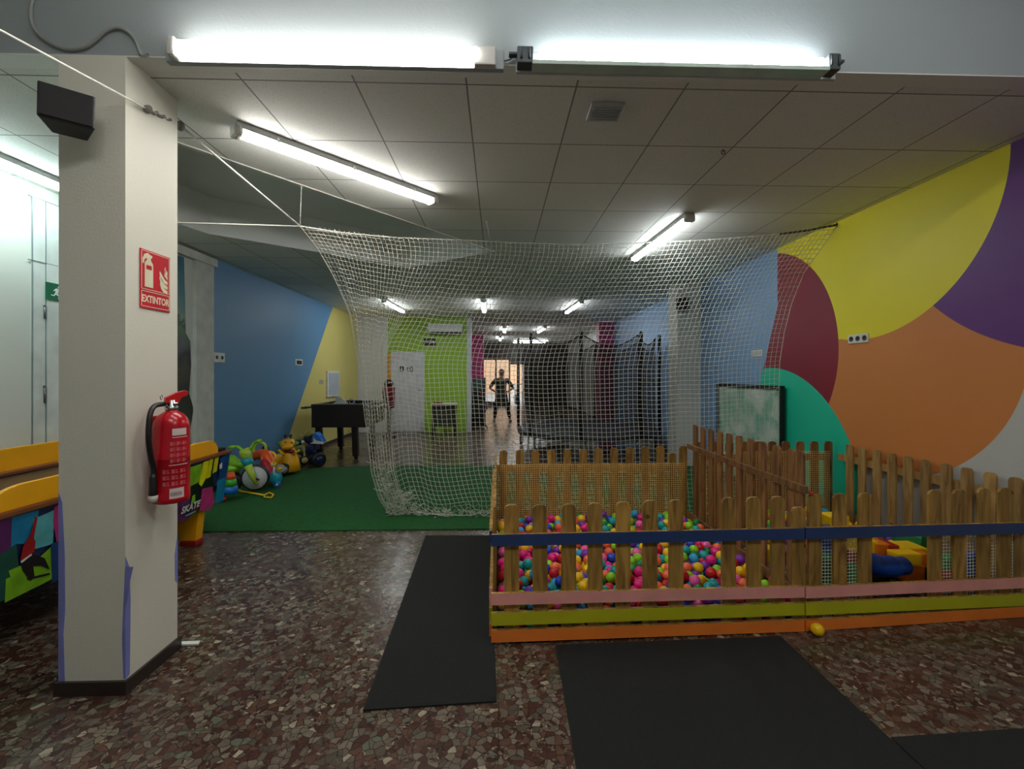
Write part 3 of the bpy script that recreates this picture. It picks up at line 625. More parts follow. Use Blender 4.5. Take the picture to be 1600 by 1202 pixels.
# ================= fences =================
WA = mat_wood('treated_pine', (112, 80, 30), (182, 140, 66)); WB = mat_wood('red_brown_pine', (100, 62, 32), (160, 112, 62)); WC = mat_wood('pale_greenish_pine', (124, 88, 42), (176, 140, 82))
NAVY = M('navy_paint', (38, 60, 108), .5, var=.08); PINK = M('pink_paint', (232, 158, 148), .5, var=.08); LIME = M('olive_lime_paint', (184, 182, 24), .5, var=.06); ORB = M('orange_paint', (234, 126, 44), .5, var=.08)
def plan_hit(px, p0, p1):      # where the sight line of a photo column meets the fence line in plan
    r = ray(px, 586); d = (p1[0]-p0[0], p1[1]-p0[1]); L = math.hypot(*d); d = (d[0]/L, d[1]/L)
    # p0 + s d = t r
    det = d[0]*(-r.y) + r.x*d[1]; return (p0[0]*r.y - p0[1]*r.x) / det * 1.0 if abs(det) > 1e-9 else 0
def fence(p0, p1, pickets, rails, label, wood, group='fence panels round the ball pit', pw=.08, pt=.018, poff=.0, zb=.012, cat='fence'):
    d = Vector((p1[0]-p0[0], p1[1]-p0[1], 0)); L = d.length; d.normalize(); nrm = Vector((d.y, -d.x, 0))    # nrm: right-hand side of p0->p1
    o = thing('picket_fence', ((p0[0]+p1[0])/2, (p0[1]+p1[1])/2, 0), label, cat, group)
    P0 = Vector((p0[0], p0[1], 0))
    for it in pickets:
        s, top = it[0], it[1]; w_ = it[2] if len(it) > 2 else pw
        m = MB(); b = P0 + d*(s - w_/2) + nrm*(poff - pt/2); h = w_/2; q = w_*.30; tilt = random.uniform(-.004, .004)
        pr = [(0, zb), (w_, zb), (w_+tilt, top-q), (w_-q*.35+tilt, top-q*.3), (w_-q+tilt, top), (q+tilt, top), (q*.35+tilt, top-q*.3), (tilt, top-q)]
        m.prism([b + d*x + Vector((0, 0, z)) for x, z in pr], nrm*pt); m.build('picket', wood, o)
    for r in rails:
        za0, za1, h, off, th, pm_, lab = r[:7]; s0, s1 = (r[7], r[8]) if len(r) > 7 else (0, L)
        m = MB(); A = P0 + d*s0 + nrm*(off-th/2); B = P0 + d*s1 + nrm*(off-th/2)
        zz0 = za0 + (za1-za0)*s0/L; zz1 = za0 + (za1-za0)*s1/L
        v = [A+Vector((0,0,zz0)), B+Vector((0,0,zz1)), B+Vector((0,0,zz1))+nrm*th, A+Vector((0,0,zz0))+nrm*th]
        v += [p + Vector((0, 0, h)) for p in v]
        m.add(v, [(0,1,2,3)], wood).add(v, [(4,5,6,7)], wood).add(v, [(0,1,5,4)], wood)
        m.add(v, [(3,2,6,7)], pm_ or wood).add(v, [(0,3,7,4)], pm_ or wood).add(v, [(1,2,6,5)], pm_ or wood)
        ob = m.build('rail', None, o)
        if lab: ob['label'] = lab
    return o
def grid_net(name, a, b, z0, z1, cell, r, mat, label, cat='netting', wob=.004, group=None):
    A = Vector((a[0], a[1], 0)); B = Vector((b[0], b[1], 0)); d = B-A; L = d.length; nrm = Vector((d.y, -d.x, 0)).normalized(); nx = max(2, round(L/cell)); nz = max(2, round((z1-z0)/cell)); m = MB()
    def P(i, j):
        x = i/nx; q = A + d*x; k = mnoise.noise(Vector((q.x*3+9, q.y*3, (z0+cell*j)*3))); k2 = mnoise.noise(Vector((q.x*4, q.y*4+5, (z0+cell*j)*4+3)))
        return Vector((q.x, q.y, z0 + (z1-z0)*j/nz + k2*wob)) + nrm*k*wob + d.normalized()*k2*wob*.6
    for i in range(nx+1): m.tube([P(i, j) for j in range(0, nz+1, 2)] + ([P(i, nz)] if nz % 2 else []), r, 4)
    for j in range(nz+1): m.tube([P(i, j) for i in range(0, nx+1, 2)] + ([P(nx, j)] if nx % 2 else []), r, 4)
    return tag(m.build(name, mat), label, cat, group)
def S_of(px, p0, p1): return plan_hit(px, p0, p1)
def sline(pxs, p0, p1):
    out = []
    d = Vector((p1[0]-p0[0], p1[1]-p0[1])).normalized()
    for px in pxs:
        r = ray(px, 586); # solve p0 + s d = t r
        M2 = Matrix(((d.x, -r.x), (d.y, -r.y))); s, t = M2.inverted() @ Vector((-p0[0], -p0[1])); out.append((s, t))
    return out
A0, A1, A2 = (-.04, 2.612), (1.885, 2.685), (3.49, 2.805)
def tops(pxs, ys, p0, p1, ws=None):
    res = []
    for k, ((s, t), y) in enumerate(zip(sline(pxs, p0, p1), ys)): res.append((s, CAMH + (HOR-y)/FPX*t) + ((ws[k],) if ws and ws[k] else ()))
    return res
pk = tops([799.5, 844, 888, 930, 973, 1015, 1056, 1137.5, 1177, 1214, 1247], [788.5, 788.5, 787.5, 786, 784, 782, 781, 777.5, 776.5, 775.5, 792], A0, A1)
pk = [(s, t, .088) for s, t in pk]
def front_rails(dz=0): return [(.578, .570, .068, .026, .02, NAVY, 'navy blue painted rail'), (.234, .212, .068, .026, .02, PINK, 'pink painted rail'), (.114, .104, .074, .026, .02, LIME, 'olive green painted rail'), (.016, .004, .07, .026, .02, ORB, 'orange painted rail')]
fence(A0, (A1[0]-.004, A1[1]), pk, front_rails(), 'front fence panel of the ball pit with painted rails and one picket missing', WA, pt=.018, poff=.004)
pk = tops([1272, 1311, 1349.5, 1459.5, 1497.5, 1535, 1567, 1603], [772, 771, 770, 765.5, 765, 763, 762, 761], (A1[0]+.004, A1[1]), A2)
pk = [(s, t, .088) for s, t in pk]
fr2 = [(.570, .545, .070, .026, .02, NAVY, 'navy blue painted rail'), (.206, .190, .070, .026, .02, PINK, 'pink painted rail'), (.102, .074, .076, .026, .02, LIME, 'olive green painted rail'), (.004, .002, .068, .026, .02, ORB, 'orange painted rail')]
fence((A1[0]+.004, A1[1]), A2, pk, fr2, 'front fence panel nearest the circle mural, with a wide gap showing toy blocks', WA, poff=.004)
BY = 4.42
# left side panel: runs away from the camera
L0, L1 = (-.02, 4.40), (-.02, 2.64)
fence(L1, L0, [(.08+.15*k, .80) for k in range(12)], [(.578, .578, .068, -.022, .02, NAVY, None), (.234, .234, .068, -.022, .02, PINK, None), (.114, .114, .074, -.022, .02, LIME, None), (.016, .016, .07, -.022, .02, ORB, None)], 'left side panel of the ball pit seen edge-on beside the runner mat', WA)
B0, B1 = (-.03, BY), (1.86, BY)
pk = tops([786.5, 812, 837, 862, 886.6, 911, 935, 960, 984, 1008, 1032, 1050, 1067], [704, 703.5, 703.5, 703, 702.5, 702, 701, 700, 699, 698, 697, 708, 697], B0, B1)
fence(B0, B1, pk, [(.60, .60, .07, -.022, .02, None, None), (.15, .15, .07, -.022, .02, None, None)], 'back fence panel of the ball pit covered with beige mesh', WA, pw=.078)
DV0, DV1 = (1.925, 4.36), (1.925, 2.715)
ys = [4.236 - .1562*k for k in range(10)] + [2.752]
pk = [(4.36 - y, 1.094) for y in ys]
fence(DV0, DV1, pk, [(.845, .845, .045, .022, .022, None, None, 0, 1.70), (.15, .15, .065, .022, .022, None, None, 0, 1.62)], 'taller red-brown fence panel dividing the pit into two cells', WB, pw=.078)
C0, C1 = (2.0, BY), (3.38, BY)
pk = tops([1106, 1129, 1152, 1174, 1197, 1220, 1243, 1254+12, 1277+12, 1300+12], [693]*10, C0, C1)
pk = [(.06+.1475*k, .90) for k in range(10)]
fence(C0, C1, pk, [(.70, .70, .065, -.022, .02, None, None), (.18, .18, .065, -.022, .02, None, None)], 'back fence panel of the right cell in front of the black-framed board', WB, pw=.078)
R0, R1 = (3.43, 4.36), (3.43, 2.87)
pk = []
for px in (1328, 1347, 1370, 1394, 1419, 1447, 1479, 1511, 1547, 1587): pk.append((4.36 - onX(px, 700, 3.43).y, .90))
fence(R0, R1, pk, [(.72, .72, .065, -.022, .02, None, None), (.16, .16, .065, -.022, .02, None, None)], 'pale fence panel running along the circle mural wall', WC, pw=.078, poff=.0)
BEI = M('beige_mesh', (226, 186, 112), .8); WHN = M('white_mesh', (214, 214, 200), .8)
grid_net('mesh_net', (-.02, BY-.024), (1.88, BY-.024), .04, .685, .0215, .0025, BEI, 'beige plastic mesh over the back fence of the ball pit')
grid_net('mesh_net', (2.0, BY-.024), (3.38, BY-.024), .04, .80, .0215, .0025, BEI, 'beige plastic mesh over the right cell back fence')
q0, q1 = sline([1274], A1, A2)[0][0], sline([1346], A1, A2)[0][0]; dd = (Vector(A2)-Vector(A1)).normalized(); nI = Vector((-dd.y, dd.x))*.022
g = lambda s: tuple(Vector(A1) + dd*s + nI)
grid_net('mesh_net', g(q0), g(q1), .03, .60, .0215, .0021, WHN, 'white plastic mesh behind the front pickets right of the rail joint')
q0, q1 = sline([1462], A1, A2)[0][0], sline([1598], A1, A2)[0][0]
grid_net('mesh_net', g(q0), g(q1), .03, .60, .0215, .0021, WHN, 'white plastic mesh behind the front pickets at the right edge')
# ================= balls =================
BR = .0365
def pack(x0, x1, y0, y1, height, seed, n, r=BR, blockers=()):
    rnd = random.Random(seed); cells = {}; out = []; cs = 2*r
    def drop(x, y):
        z = r; ci, cj = int(x/cs), int(y/cs)
        for i in (ci-1, ci, ci+1):
            for j in (cj-1, cj, cj+1):
                for (a, b, c) in cells.get((i, j), ()):
                    d2 = (a-x)**2 + (b-y)**2
                    if d2 < 4*r*r: z = max(z, c + math.sqrt(4*r*r - d2))
        return z
    for _ in range(n):
        best = None
        for k in range(26):
            x = rnd.uniform(x0+r, x1-r); y = rnd.uniform(y0+r, y1-r); z = drop(x, y)
            if best is None or z < best[2]: best = (x, y, z)
            if z <= r + 1e-6: break
        if y0 < 3 and best[1] < 2.655 + .038*best[0] + .0: continue
        if best[2] > height(best[0], best[1]): continue
        out.append(best); cells.setdefault((int(best[0]/cs), int(best[1]/cs)), []).append(best)
    return out
hf = lambda x, y: .205 + .04*mnoise.noise(Vector((x*2.2, y*2.2, 1))) + .03*max(0, 1-(y-2.7)/.5) + .05*math.exp(-((x-1.75)**2+(y-3.9)**2)/.05)
balls = pack(-.006, 1.885, 2.62, 4.39, hf, 3, 1900)
balls_r = pack(2.5, 3.36, 3.37, 4.36, lambda x, y: .27 - .12*abs(x-3.0), 5, 420)
BC = [('magenta', (235, 25, 130)), ('red', (200, 22, 34)), ('orange', (240, 104, 66)), ('yellow', (246, 196, 14)), ('lime green', (140, 205, 24)), ('dark green', (10, 120, 52)), ('teal', (16, 156, 156)), ('sky blue', (50, 160, 214)), ('royal blue', (28, 72, 190)), ('purple', (124, 44, 168)), ('pink', (246, 96, 170))]
BW = [11, 12, 13, 14, 11, 5, 12, 10, 10, 8, 6]
BM = [M('ball_' + n.replace(' ', '_'), c, .32, var=.05, scale=3) for n, c in BC]
def raster(bs):            # how much of each ball the camera can see past the others and the pickets
    W, H, sc = 800, 601, .5; dep = np.full((H, W), 1e9); idx = np.full((H, W), -1, int)
    order = sorted(range(len(bs)), key=lambda i: -((bs[i][0])**2 + bs[i][1]**2)); yy, xx = np.mgrid[0:H, 0:W]
    for i in order:
        v = Vector(bs[i]) - _C; f_ = v.dot(_F); px = (800 + FPX*v.dot(_R)/f_)*sc; py = (HOR - FPX*v.z/f_)*sc; rr = FPX*BR/f_*sc
        a, b, c, d = int(max(0, px-rr-1)), int(min(W, px+rr+2)), int(max(0, py-rr-1)), int(min(H, py+rr+2))
        if a >= b or c >= d: continue
        q = (xx[c:d, a:b]-px)**2 + (yy[c:d, a:b]-py)**2 < rr*rr; sub = idx[c:d, a:b]; sub[q] = i
    for px in (799.5, 844, 888, 930, 973, 1015, 1056, 1137.5, 1177, 1214, 1247, 1272, 1311, 1349.5, 1459.5, 1497.5, 1535, 1567, 1603): idx[390:, int((px-12)*sc):int((px+12)*sc)] = -1
    for ya, yb, yc, yd in ((834, 853, 816, 836), (925, 943, 907, 929), (955, 975, 933, 957), (983, 1001, 963, 984)):
        for x in range(384, 625): t = (x-384)/241; idx[int((ya+(yc-ya)*t)*sc):int((yb+(yd-yb)*t)*sc)+1, x] = -1
    return np.bincount(idx[idx >= 0].ravel(), minlength=len(bs))
allb = balls + balls_r; vis = raster(allb); rnd = random.Random(11)
big = set(sorted([i for i in range(len(allb)) if vis[i] > 2], key=lambda i: -vis[i])[:300])
proto = {}; rest = MB()
ORD = ['first', 'second', 'third', 'fourth', 'fifth', 'sixth', 'seventh', 'eighth', 'ninth', 'tenth', 'eleventh']
PKX = [799.5, 844, 888, 930, 973, 1015, 1056, 1137.5, 1177, 1214, 1247]
def zone(p):
    v = Vector(p) - _C; f_ = v.dot(_F); px = 800 + FPX*v.dot(_R)/f_; py = HOR - FPX*v.z/f_
    if p[0] > 2: return 'among toys in the %s %s of the right cell' % ('front' if p[1] < 3.7 else 'back', 'left' if p[0] < 2.95 else 'right'), px
    g_ = sum(px > k for k in PKX); t = (px-768)/482
    band = 'over the blue rail' if py < 843-18*t else 'under the blue rail' if py < 934-16*t else 'under the pink rail' if py < 966-20*t else 'under the green rail'
    return 'in the %s gap from the left, %s' % (ORD[min(g_, 10)], band), px
cols = [rnd.choices(range(len(BC)), BW)[0] for _ in allb]
names = {}
for i in big: z_, px = zone(allb[i]); names.setdefault((BC[cols[i]][0], z_), []).append((px, i))
label_of = {}
for (cn, z_), L_ in names.items():
    k_ = len(L_); L_.sort(); TT = ['left ', 'middle ', 'right ']; pre = [''] if k_ == 1 else ['left ', 'right '] if k_ == 2 else TT
    if k_ > 3:
        L_.sort(key=lambda q: allb[q[1]][2] - allb[q[1]][1]); nr = 2 if k_ <= 6 else 3; RW = [L_[k_*r//nr:k_*(r+1)//nr] for r in range(nr)]; L_ = []; pre = []
        for nm_, row in zip((['lower ', 'upper '] if nr == 2 else ['lower ', 'central ', 'upper ']), sorted(RW, key=lambda R: allb[R[0][1]][2] - allb[R[0][1]][1], reverse=True)):
            row.sort(); L_ += row; pre += [nm_ + t for t in (['left ', 'right '] if len(row) == 2 else TT if len(row) == 3 else ['']*len(row))]
    for (px, i), q in zip(L_, pre): label_of[i] = '%s%s ball %s' % (q, cn, z_)
for i, p in enumerate(allb):
    c = cols[i]
    if i in big:
        if c not in proto:
            m = MB(); m.ball((0, 0, 0), (BR, BR, BR), 24, 14); o = m.build('plastic_ball', BM[c], None, (0, 0, 0)); proto[c] = o
        else:
            o = proto[c].copy(); COL.objects.link(o)
        o.location = p; o.rotation_euler = (rnd.uniform(0, 3), rnd.uniform(0, 3), 0)
        tag(o, label_of[i], 'ball', 'plastic balls in the pit')
    else:
        rest.ball(p, BR*.995, 12, 7, BM[c])
tag(rest.build('plastic_balls_mass'), 'many coloured plastic balls filling the pit beneath and behind the nearest ones', 'balls', 'plastic balls in the pit', 'stuff')
# stray yellow ball under the rail joint
o = proto[3].copy(); COL.objects.link(o); o.location = (1.935, 2.612, BR + .001); 
tag(o, 'dull yellow ball on the floor under the joint of the front rails', 'ball', 'plastic balls in the pit')
# ================= toys in the right cell =================
def block(name, c, d, rz, mat, label, bev=.012, rx=0, ry=0):
    m = MB(Matrix.Translation(c) @ Matrix.Rotation(rz, 4, 'Z') @ Matrix.Rotation(ry, 4, 'Y') @ Matrix.Rotation(rx, 4, 'X')); m.cbox((0, 0, 0), d, bev=bev)
    return m
YB, OB, RB, BB, GB = M('soft_yellow', (248, 196, 10), .45), M('soft_orange', (226, 120, 18), .45), M('soft_red', (160, 24, 20), .45), M('soft_blue', (12, 66, 160), .4), M('soft_green', (0, 110, 40), .4)
toy = thing('toy_truck', (2.92, 3.2, 0), 'big yellow, orange and red toy truck seen through the wide fence gap', 'toy')
def pt(x, y, Y): return onY(x, y, Y)
def slab(x0, y0, x1, y1, Y, depth, mat, par, name, bev=.008):
    a, b = pt(x0, y1, Y), pt(x1, y0, Y); m = MB(); m.cbox(((a.x+b.x)/2, Y+depth/2, (a.z+b.z)/2), (b.x-a.x, depth, b.z-a.z), bev=bev); return m.build(name, mat, par)
slab(1404, 866, 1441, 885, 3.06, .10, YB, toy, 'bonnet'); slab(1414, 885, 1446, 910, 3.10, .16, OB, toy, 'front_bumper')
slab(1392, 853, 1406, 882, 3.16, .16, RB, toy, 'cab_door'); slab(1371, 851, 1393, 880, 3.18, .16, OB, toy, 'side_panel')
slab(1358, 846, 1373, 874, 3.20, .16, YB, toy, 'rear_panel'); slab(1356, 836, 1364, 850, 3.22, .1, YB, toy, 'tail_post'); slab(1405, 857, 1450, 868, 3.2, .16, YB, toy, 'roof'); slab(1441, 866, 1452, 905, 3.14, .16, OB, toy, 'side_panel')
for x in (1375, 1445):
    c = pt(x, 935, 3.1); m = MB(); m.cyl((c.x, 3.12, .09), (c.x, 3.2, .09), .09, 20); m.build('wheel', BLACKP, toy)
m = MB(); c = pt(1380, 886, 2.98)
m.tube(smooth([pt(1352, 874, 2.98), pt(1372, 884, 2.97), pt(1395, 885, 2.97), pt(1412, 884, 2.99)]), [.06]*3 + [.07]*10 + [.06]*6, 16); m.ball(tuple(pt(1410, 886, 2.99)), (.05, .05, .055)); tag(m.build('soft_roller', BB), 'rounded blue soft toy roller in front of the yellow truck', 'toy')
c = pt(1424, 846, 3.42); m = MB(Matrix.Translation(c) @ Matrix.Rotation(.4, 4, 'Z') @ Matrix.Rotation(.25, 4, 'Y')); m.cbox((0, 0, 0), (.17, .2, .14), bev=.03); m.cbox((0, 0, .075), (.12, .14, .03), bev=.01)
tag(m.build('toy_bucket', GB), 'dark green toy bin tipped on top of the pile behind the truck', 'toy')
for (x, y, Y, dx, dz, mat, lab) in ((1292, 850, 3.1, .12, .24, BB, 'blue soft block standing behind the white mesh, left of the truck'), (1291, 890, 3.0, .14, .20, GB, 'green soft block on the floor under the blue block'),
        (1330, 843, 3.02, .10, .13, YB, 'yellow soft block on top of the red one behind the white mesh'), (1331, 869, 3.02, .12, .12, RB, 'dark red soft block between yellow and green ones'), (1331, 895, 2.98, .12, .14, M('bright_green', (30, 150, 60), .4), 'bright green soft block at the bottom of the short stack'),
        (1302, 812, 3.3, .16, .08, YB, 'yellow block just showing above the navy rail'), (1479, 882, 3.1, .13, .12, M('bright_green', (0,0,0)), 'green soft block behind the right mesh'), (1513, 880, 3.05, .12, .14, BB, 'dark blue soft block behind the right mesh'),
        (1482, 905, 3.02, .14, .10, RB, 'red soft block low behind the right mesh'), (1196, 864, 3.2, .10, .10, YB, 'yellow soft block leaning by the divider fence')):
    c = pt(x, y, Y); zc = max(c.z, dz/2+.003); tall = 'showing above' in lab; hz = c.z + dz/2 if tall else dz; zc = hz/2 + .003 if tall else zc; m = MB(Matrix.Translation((c.x, Y, zc)) @ Matrix.Rotation(rnd.uniform(-.12, .12), 4, 'Z')); m.cbox((0, 0, 0), (dx, .12, hz), bev=.01)
    tag(m.build('soft_block', mat), lab, 'toy block', 'soft blocks in the right cell')
m = MB(); m.cyl(pt(1255, 764, 2.75), pt(1270, 773, 2.66), .008, 8); tag(m.build('rope_tie', M('red_cord', (200, 40, 30), .6)), 'red cord tie at the near end of the divider rail', 'tie')
# ================= hanging net =================
NETM = M('net_cord', (216, 214, 200), .85, var=.05)
topc = [(469, 353.5, 3.76), (534, 363.5, 4.0), (619, 371.5, 4.35), (661, 373, 4.45), (731, 376, 4.56), (815, 380, 4.66), (904, 382.5, 4.74), (1001, 379.5, 4.80), (1109, 375, 4.76), (1218, 366, 4.6), (1264, 360, 4.52), (1309, 351, 4.44)]
leftc = [(0, 469, 353.5, 3.76), (.10, 497, 388, 3.9), (.2, 521, 432, 4.05), (.32, 546, 490, 4.25), (.5, 563, 580, 4.5), (.67, 571, 660, 4.66), (.84, 579, 738, 4.85), (.92, 590, 775, 4.94), (1.0, 604, 803, 5.0)]
rightc = [(0, 1309, 351, 4.44), (.07, 1285, 385, 4.5), (.16, 1257, 425, 4.6), (.27, 1236, 475, 4.70), (.37, 1225, 520, 4.78), (.47, 1219, 565, 4.84), (.58, 1217, 612, 4.88), (.8, 1217, 710, 4.9), (1, 1217, 803, 4.92)]
def itp(tab, v):
    for a, b in zip(tab, tab[1:]):
        if v <= b[0]:
            t = (v-a[0])/(b[0]-a[0]) if b[0] > a[0] else 0; return [a[k]+(b[k]-a[k])*t for k in range(1, len(a))]
    return list(tab[-1][1:])
NCOL, NROW = 110, 62; tx = [(((p[0]-469)/840),) + p for p in topc]
def netp(i, j):
    u = i/NCOL; v = j/NROW
    w_ = min(1, v/.5); w_ = w_*w_*(3-2*w_); us = 27/NCOL
    lx, ly, lY = itp(leftc, v); rx_, ry_, rY = itp(rightc, v); tpx, tpy, tpY = itp(tx, u)
    bx_top = u                                            # even spacing at the rope
    dense = (u/us)*.062 if u < us else .062 + (u-us)/(1-us)*(1-.062)
    s = bx_top*(1-w_) + dense*w_
    x = lx + (rx_-lx)*s
    edge = ly*(1-s) + ry_*s
    mid_bottom = 806 - 5*math.sin(u*9) * (u < .3)
    y = tpy + (mid_bottom - tpy)*v
    k = (math.exp(-s*14)) if s < .5 else math.exp(-(1-s)*16)
    y = y*(1-k) + (edge if s < .5 else ry_)*k
    Yb = 4.9 + .05*math.sin(u*11)
    Yt = tpY; Y = Yt*(1-v)**1.3 + Yb*(1-(1-v)**1.3); Y = Y*(1-k) + (lY if s < .5 else rY)*k
    # folds: deep and tight in the gathered left part, gentle elsewhere
    f_ = math.exp(-(s/.09)**2)*w_
    Y += .05*f_*math.sin(i*1.15) + .02*math.sin(u*38 + v*3)*v
    x += 1.4*mnoise.noise(Vector((u*9, v*5, 2))) + 1.0*f_*math.sin(i*2.1+v*9) + .15*random.uniform(-1, 1)
    y += 3.2*v*math.sin(u*60+mnoise.noise(Vector((u*5, v*2, 7)))*4)*(.35+.65*math.exp(-((u-.28)/.2)**2)) + 1.6*mnoise.noise(Vector((u*12, v*6, 8))) + .15*random.uniform(-1, 1) + 2*f_*math.sin(i*1.7)
    if v > .96: y += random.uniform(-3, 3)*(1 if s < .6 else .4); x += random.uniform(-4, 4)*(s < .6); Y += random.uniform(-.05, .05)
    p = onY(x, y, Y); p.z = max(p.z, .024); return p
G = [[netp(i, j) for j in range(NROW+1)] for i in range(NCOL+1)]
m = MB(); r_ = .0022
for i in range(NCOL+1): m.tube(G[i], r_ if i not in (0, NCOL) else .004, 4)
for j in range(1, NROW+1): m.tube([G[i][j] for i in range(NCOL+1)], r_ if j < NROW else .0045, 4)
# the gathered hem lying on the carpet
rr = random.Random(4)
for k in range(330):
    if k < 150: yq = rr.uniform(768, 807); a = onY(rr.uniform(598 + (yq-768)*.3, 640 + (yq-768)*.5), yq, rr.uniform(4.9, 5.0))
    elif k < 240: yq = rr.uniform(722, 770); a = onY(rr.uniform(584 + (yq-722)*.25, 612), yq, rr.uniform(4.86, 4.94))
    else: a = onZ(rr.uniform(650, 766), rr.uniform(799, 808), .02)
    pts = [a]
    for q in range(4): a = a + Vector((rr.uniform(-.04, .04), rr.uniform(-.03, .03), rr.uniform(-.012, .02))); a.z = min(max(a.z, .024), .09 if k >= 240 else 1); pts.append(a)
    m.tube(pts, .0024, 4)
net = thing('hanging_net', (1.0, 4.7, 0), 'large white knotted sports net hung from a rope across the room', 'net')
m.build('netting', NETM, net)
m = MB(); m.tube(smooth([onY(*p) for p in topc], 3), .0065, 6); m.build('top_rope', ROPE, net)
m = MB()
tr_ = [onY(*p) for p in topc]
for p in smooth(tr_, 7)[::2]: m.ring(tuple(p), .011, .0025, (1, .2, 0), 8, 4)
m.build('rope_lacing', ROPE, net)
# ropes and strings
hook = onX(228, 170, PX1+.03); kn = onX(282, 197, PX1+.03); kn = onY(282, 197, 2.66); hook = Vector((PX1+.02, 2.36, onX(230, 170, PX1+.02).z)); c0 = onY(*topc[0])
m = MB(); m.tube([onY(-60, 12, 1.5), onY(0, 47, 1.62), hook], .0045, 8); tag(m.build('tension_rope', ROPE), 'thin white rope crossing the top left corner in front of the black speaker', 'rope')
m = MB(); m.tube([kn, c0], .0065, 8); tag(m.build('tension_rope', ROPE), 'white rope running from the column knot down to the net corner', 'rope')
m = MB(); K = []
for t in range(14):
    q = hook.lerp(kn, t/13); K.append(q + Vector((.0, .0, .008*math.sin(t*2.4))) + Vector((.008*math.cos(t*2.4), 0, 0)))
m.tube(K, .009, 6); m.ball(tuple(hook), .02); m.ball(tuple(kn), (.022, .022, .03)); m.ring(tuple(hook), .02, .004, (0, 1, 0), 14, 6)
tag(m.build('rope_knot', M('grey_twine', (120, 118, 110), .8)), 'grey twisted knot and hook tying the rope to the column', 'knot')
m = MB(); m.tube([Vector((-2.02, 2.6, 2.46)), c0], .0045, 6); tag(m.build('tension_rope', ROPE), 'white rope running level from behind the column to the net corner', 'rope')
def string(a, b, label):
    m = MB(); m.tube([a, b], .0028, 5); m.ball(tuple(a), .01, 8, 6); tag(m.build('hanging_string', ROPE), label, 'string', 'strings holding the net rope')
string(onZ(471, 291, HC-.004), c0, 'white string from the recess edge down to the net corner')
string(onZ(760, 347, HC-.004), onY(766, 377.5, 4.6), 'short white string from the ceiling to the middle of the net rope')
string(onZ(1003, 361, HC-.004), onY(1003, 379, 4.8), 'short string holding the net rope near the right ceiling lamp')
m = MB(); e = onY(*topc[-1]); m.tube([onY(*topc[-3]) , onY(*topc[-2]), e], .011, 8); m.cyl(e, (XR, e.y, e.z), .006, 8); m.ring((e.x, e.y, e.z), .02, .004, (0, 1, 0), 14, 6)
tag(m.build('wall_hook', M('dark_hook', (60, 52, 46), .6, metal=.4)), 'dark hook and bound rope end on the yellow wall', 'hook')
p = onZ(1130, 238, HC-.02); m = MB(); m.ring(tuple(p), .014, .003, (0, 1, 0), 12, 6); m.cyl(p, (p.x, p.y, HC), .003, 6); tag(m.build('ceiling_hook', M('dark_hook', (0,0,0))), 'small metal hook in the ceiling grid', 'hook')
# ================= air hockey table =================
TX0, TX1, TY0, TY1, TZ = -3.80, -2.62, 2.0, 4.40, .845
ah = thing('air_hockey_table', (-3.18, 3.2, 0), 'air hockey table with yellow guards and colourful skate graffiti sides behind the column', 'game table')
TY = M('table_yellow', (240, 170, 10), .4, var=.05); BRN = M('brown_edge', (120, 66, 26), .5); BK = M('table_black', (14, 14, 16), .5)
MB().box((TX0+.1, TY0+.1, TZ-.06), (TX1-.1, TY1-.1, TZ-.03), M('playfield', (58, 52, 46), .3)).build('playfield', None, ah)
for nm, x0, x1, y0, y1 in (('rim', TX1-.12, TX1+.02, TY0, TY1), ('rim', TX0-.02, TX0+.12, TY0, TY1), ('rim', TX0+.12, TX1-.12, TY1-.14, TY1), ('rim', TX0+.12, TX1-.12, TY0, TY0+.14)):
    m = MB(); m.cbox(((x0+x1)/2, (y0+y1)/2, TZ-.012), (x1-x0, y1-y0, .028), BRN, bev=.006); m.build(nm, None, ah)
def guard(x, th, h=.13):
    y0, y1 = 2.36, 4.25; q = []; r_ = .13
    for k in range(9): a = math.pi - math.pi/2*k/8; q.append((y0 + r_*1.5 + r_*1.5*math.cos(a), TZ + .02 + (h-.02)*math.sin(a)))
    for k in range(9): a = math.pi/2 - math.pi/2*k/8; q.append((y1 - r_ + r_*math.cos(a), TZ + .02 + (h-.02)*math.sin(a)))
    poly = [(x, y0, TZ+.001)] + [(x, a, b) for a, b in q] + [(x, y1, TZ+.001)]
    m = MB(); m.prism(poly, (th, 0, 0)); m.box((x-.0, y0+.1, TZ-.03), (x+th, y1-.1, TZ+.002)); return m
guard(TX1-.05, .03).build('side_guard', TY, ah, bevel=.005); guard(TX0+.02, .03, .17).build('side_guard', TY, ah, bevel=.005)
m = MB(); m.prism([(TX1-.14, 4.12, TZ+.002), (TX1-.11, 4.2, TZ+.03), (TX1-.11, 4.38, TZ+.03), (TX1-.11, 4.38, TZ+.002)], (.08, 0, 0)); m.build('goal_block', BLACKP, ah)
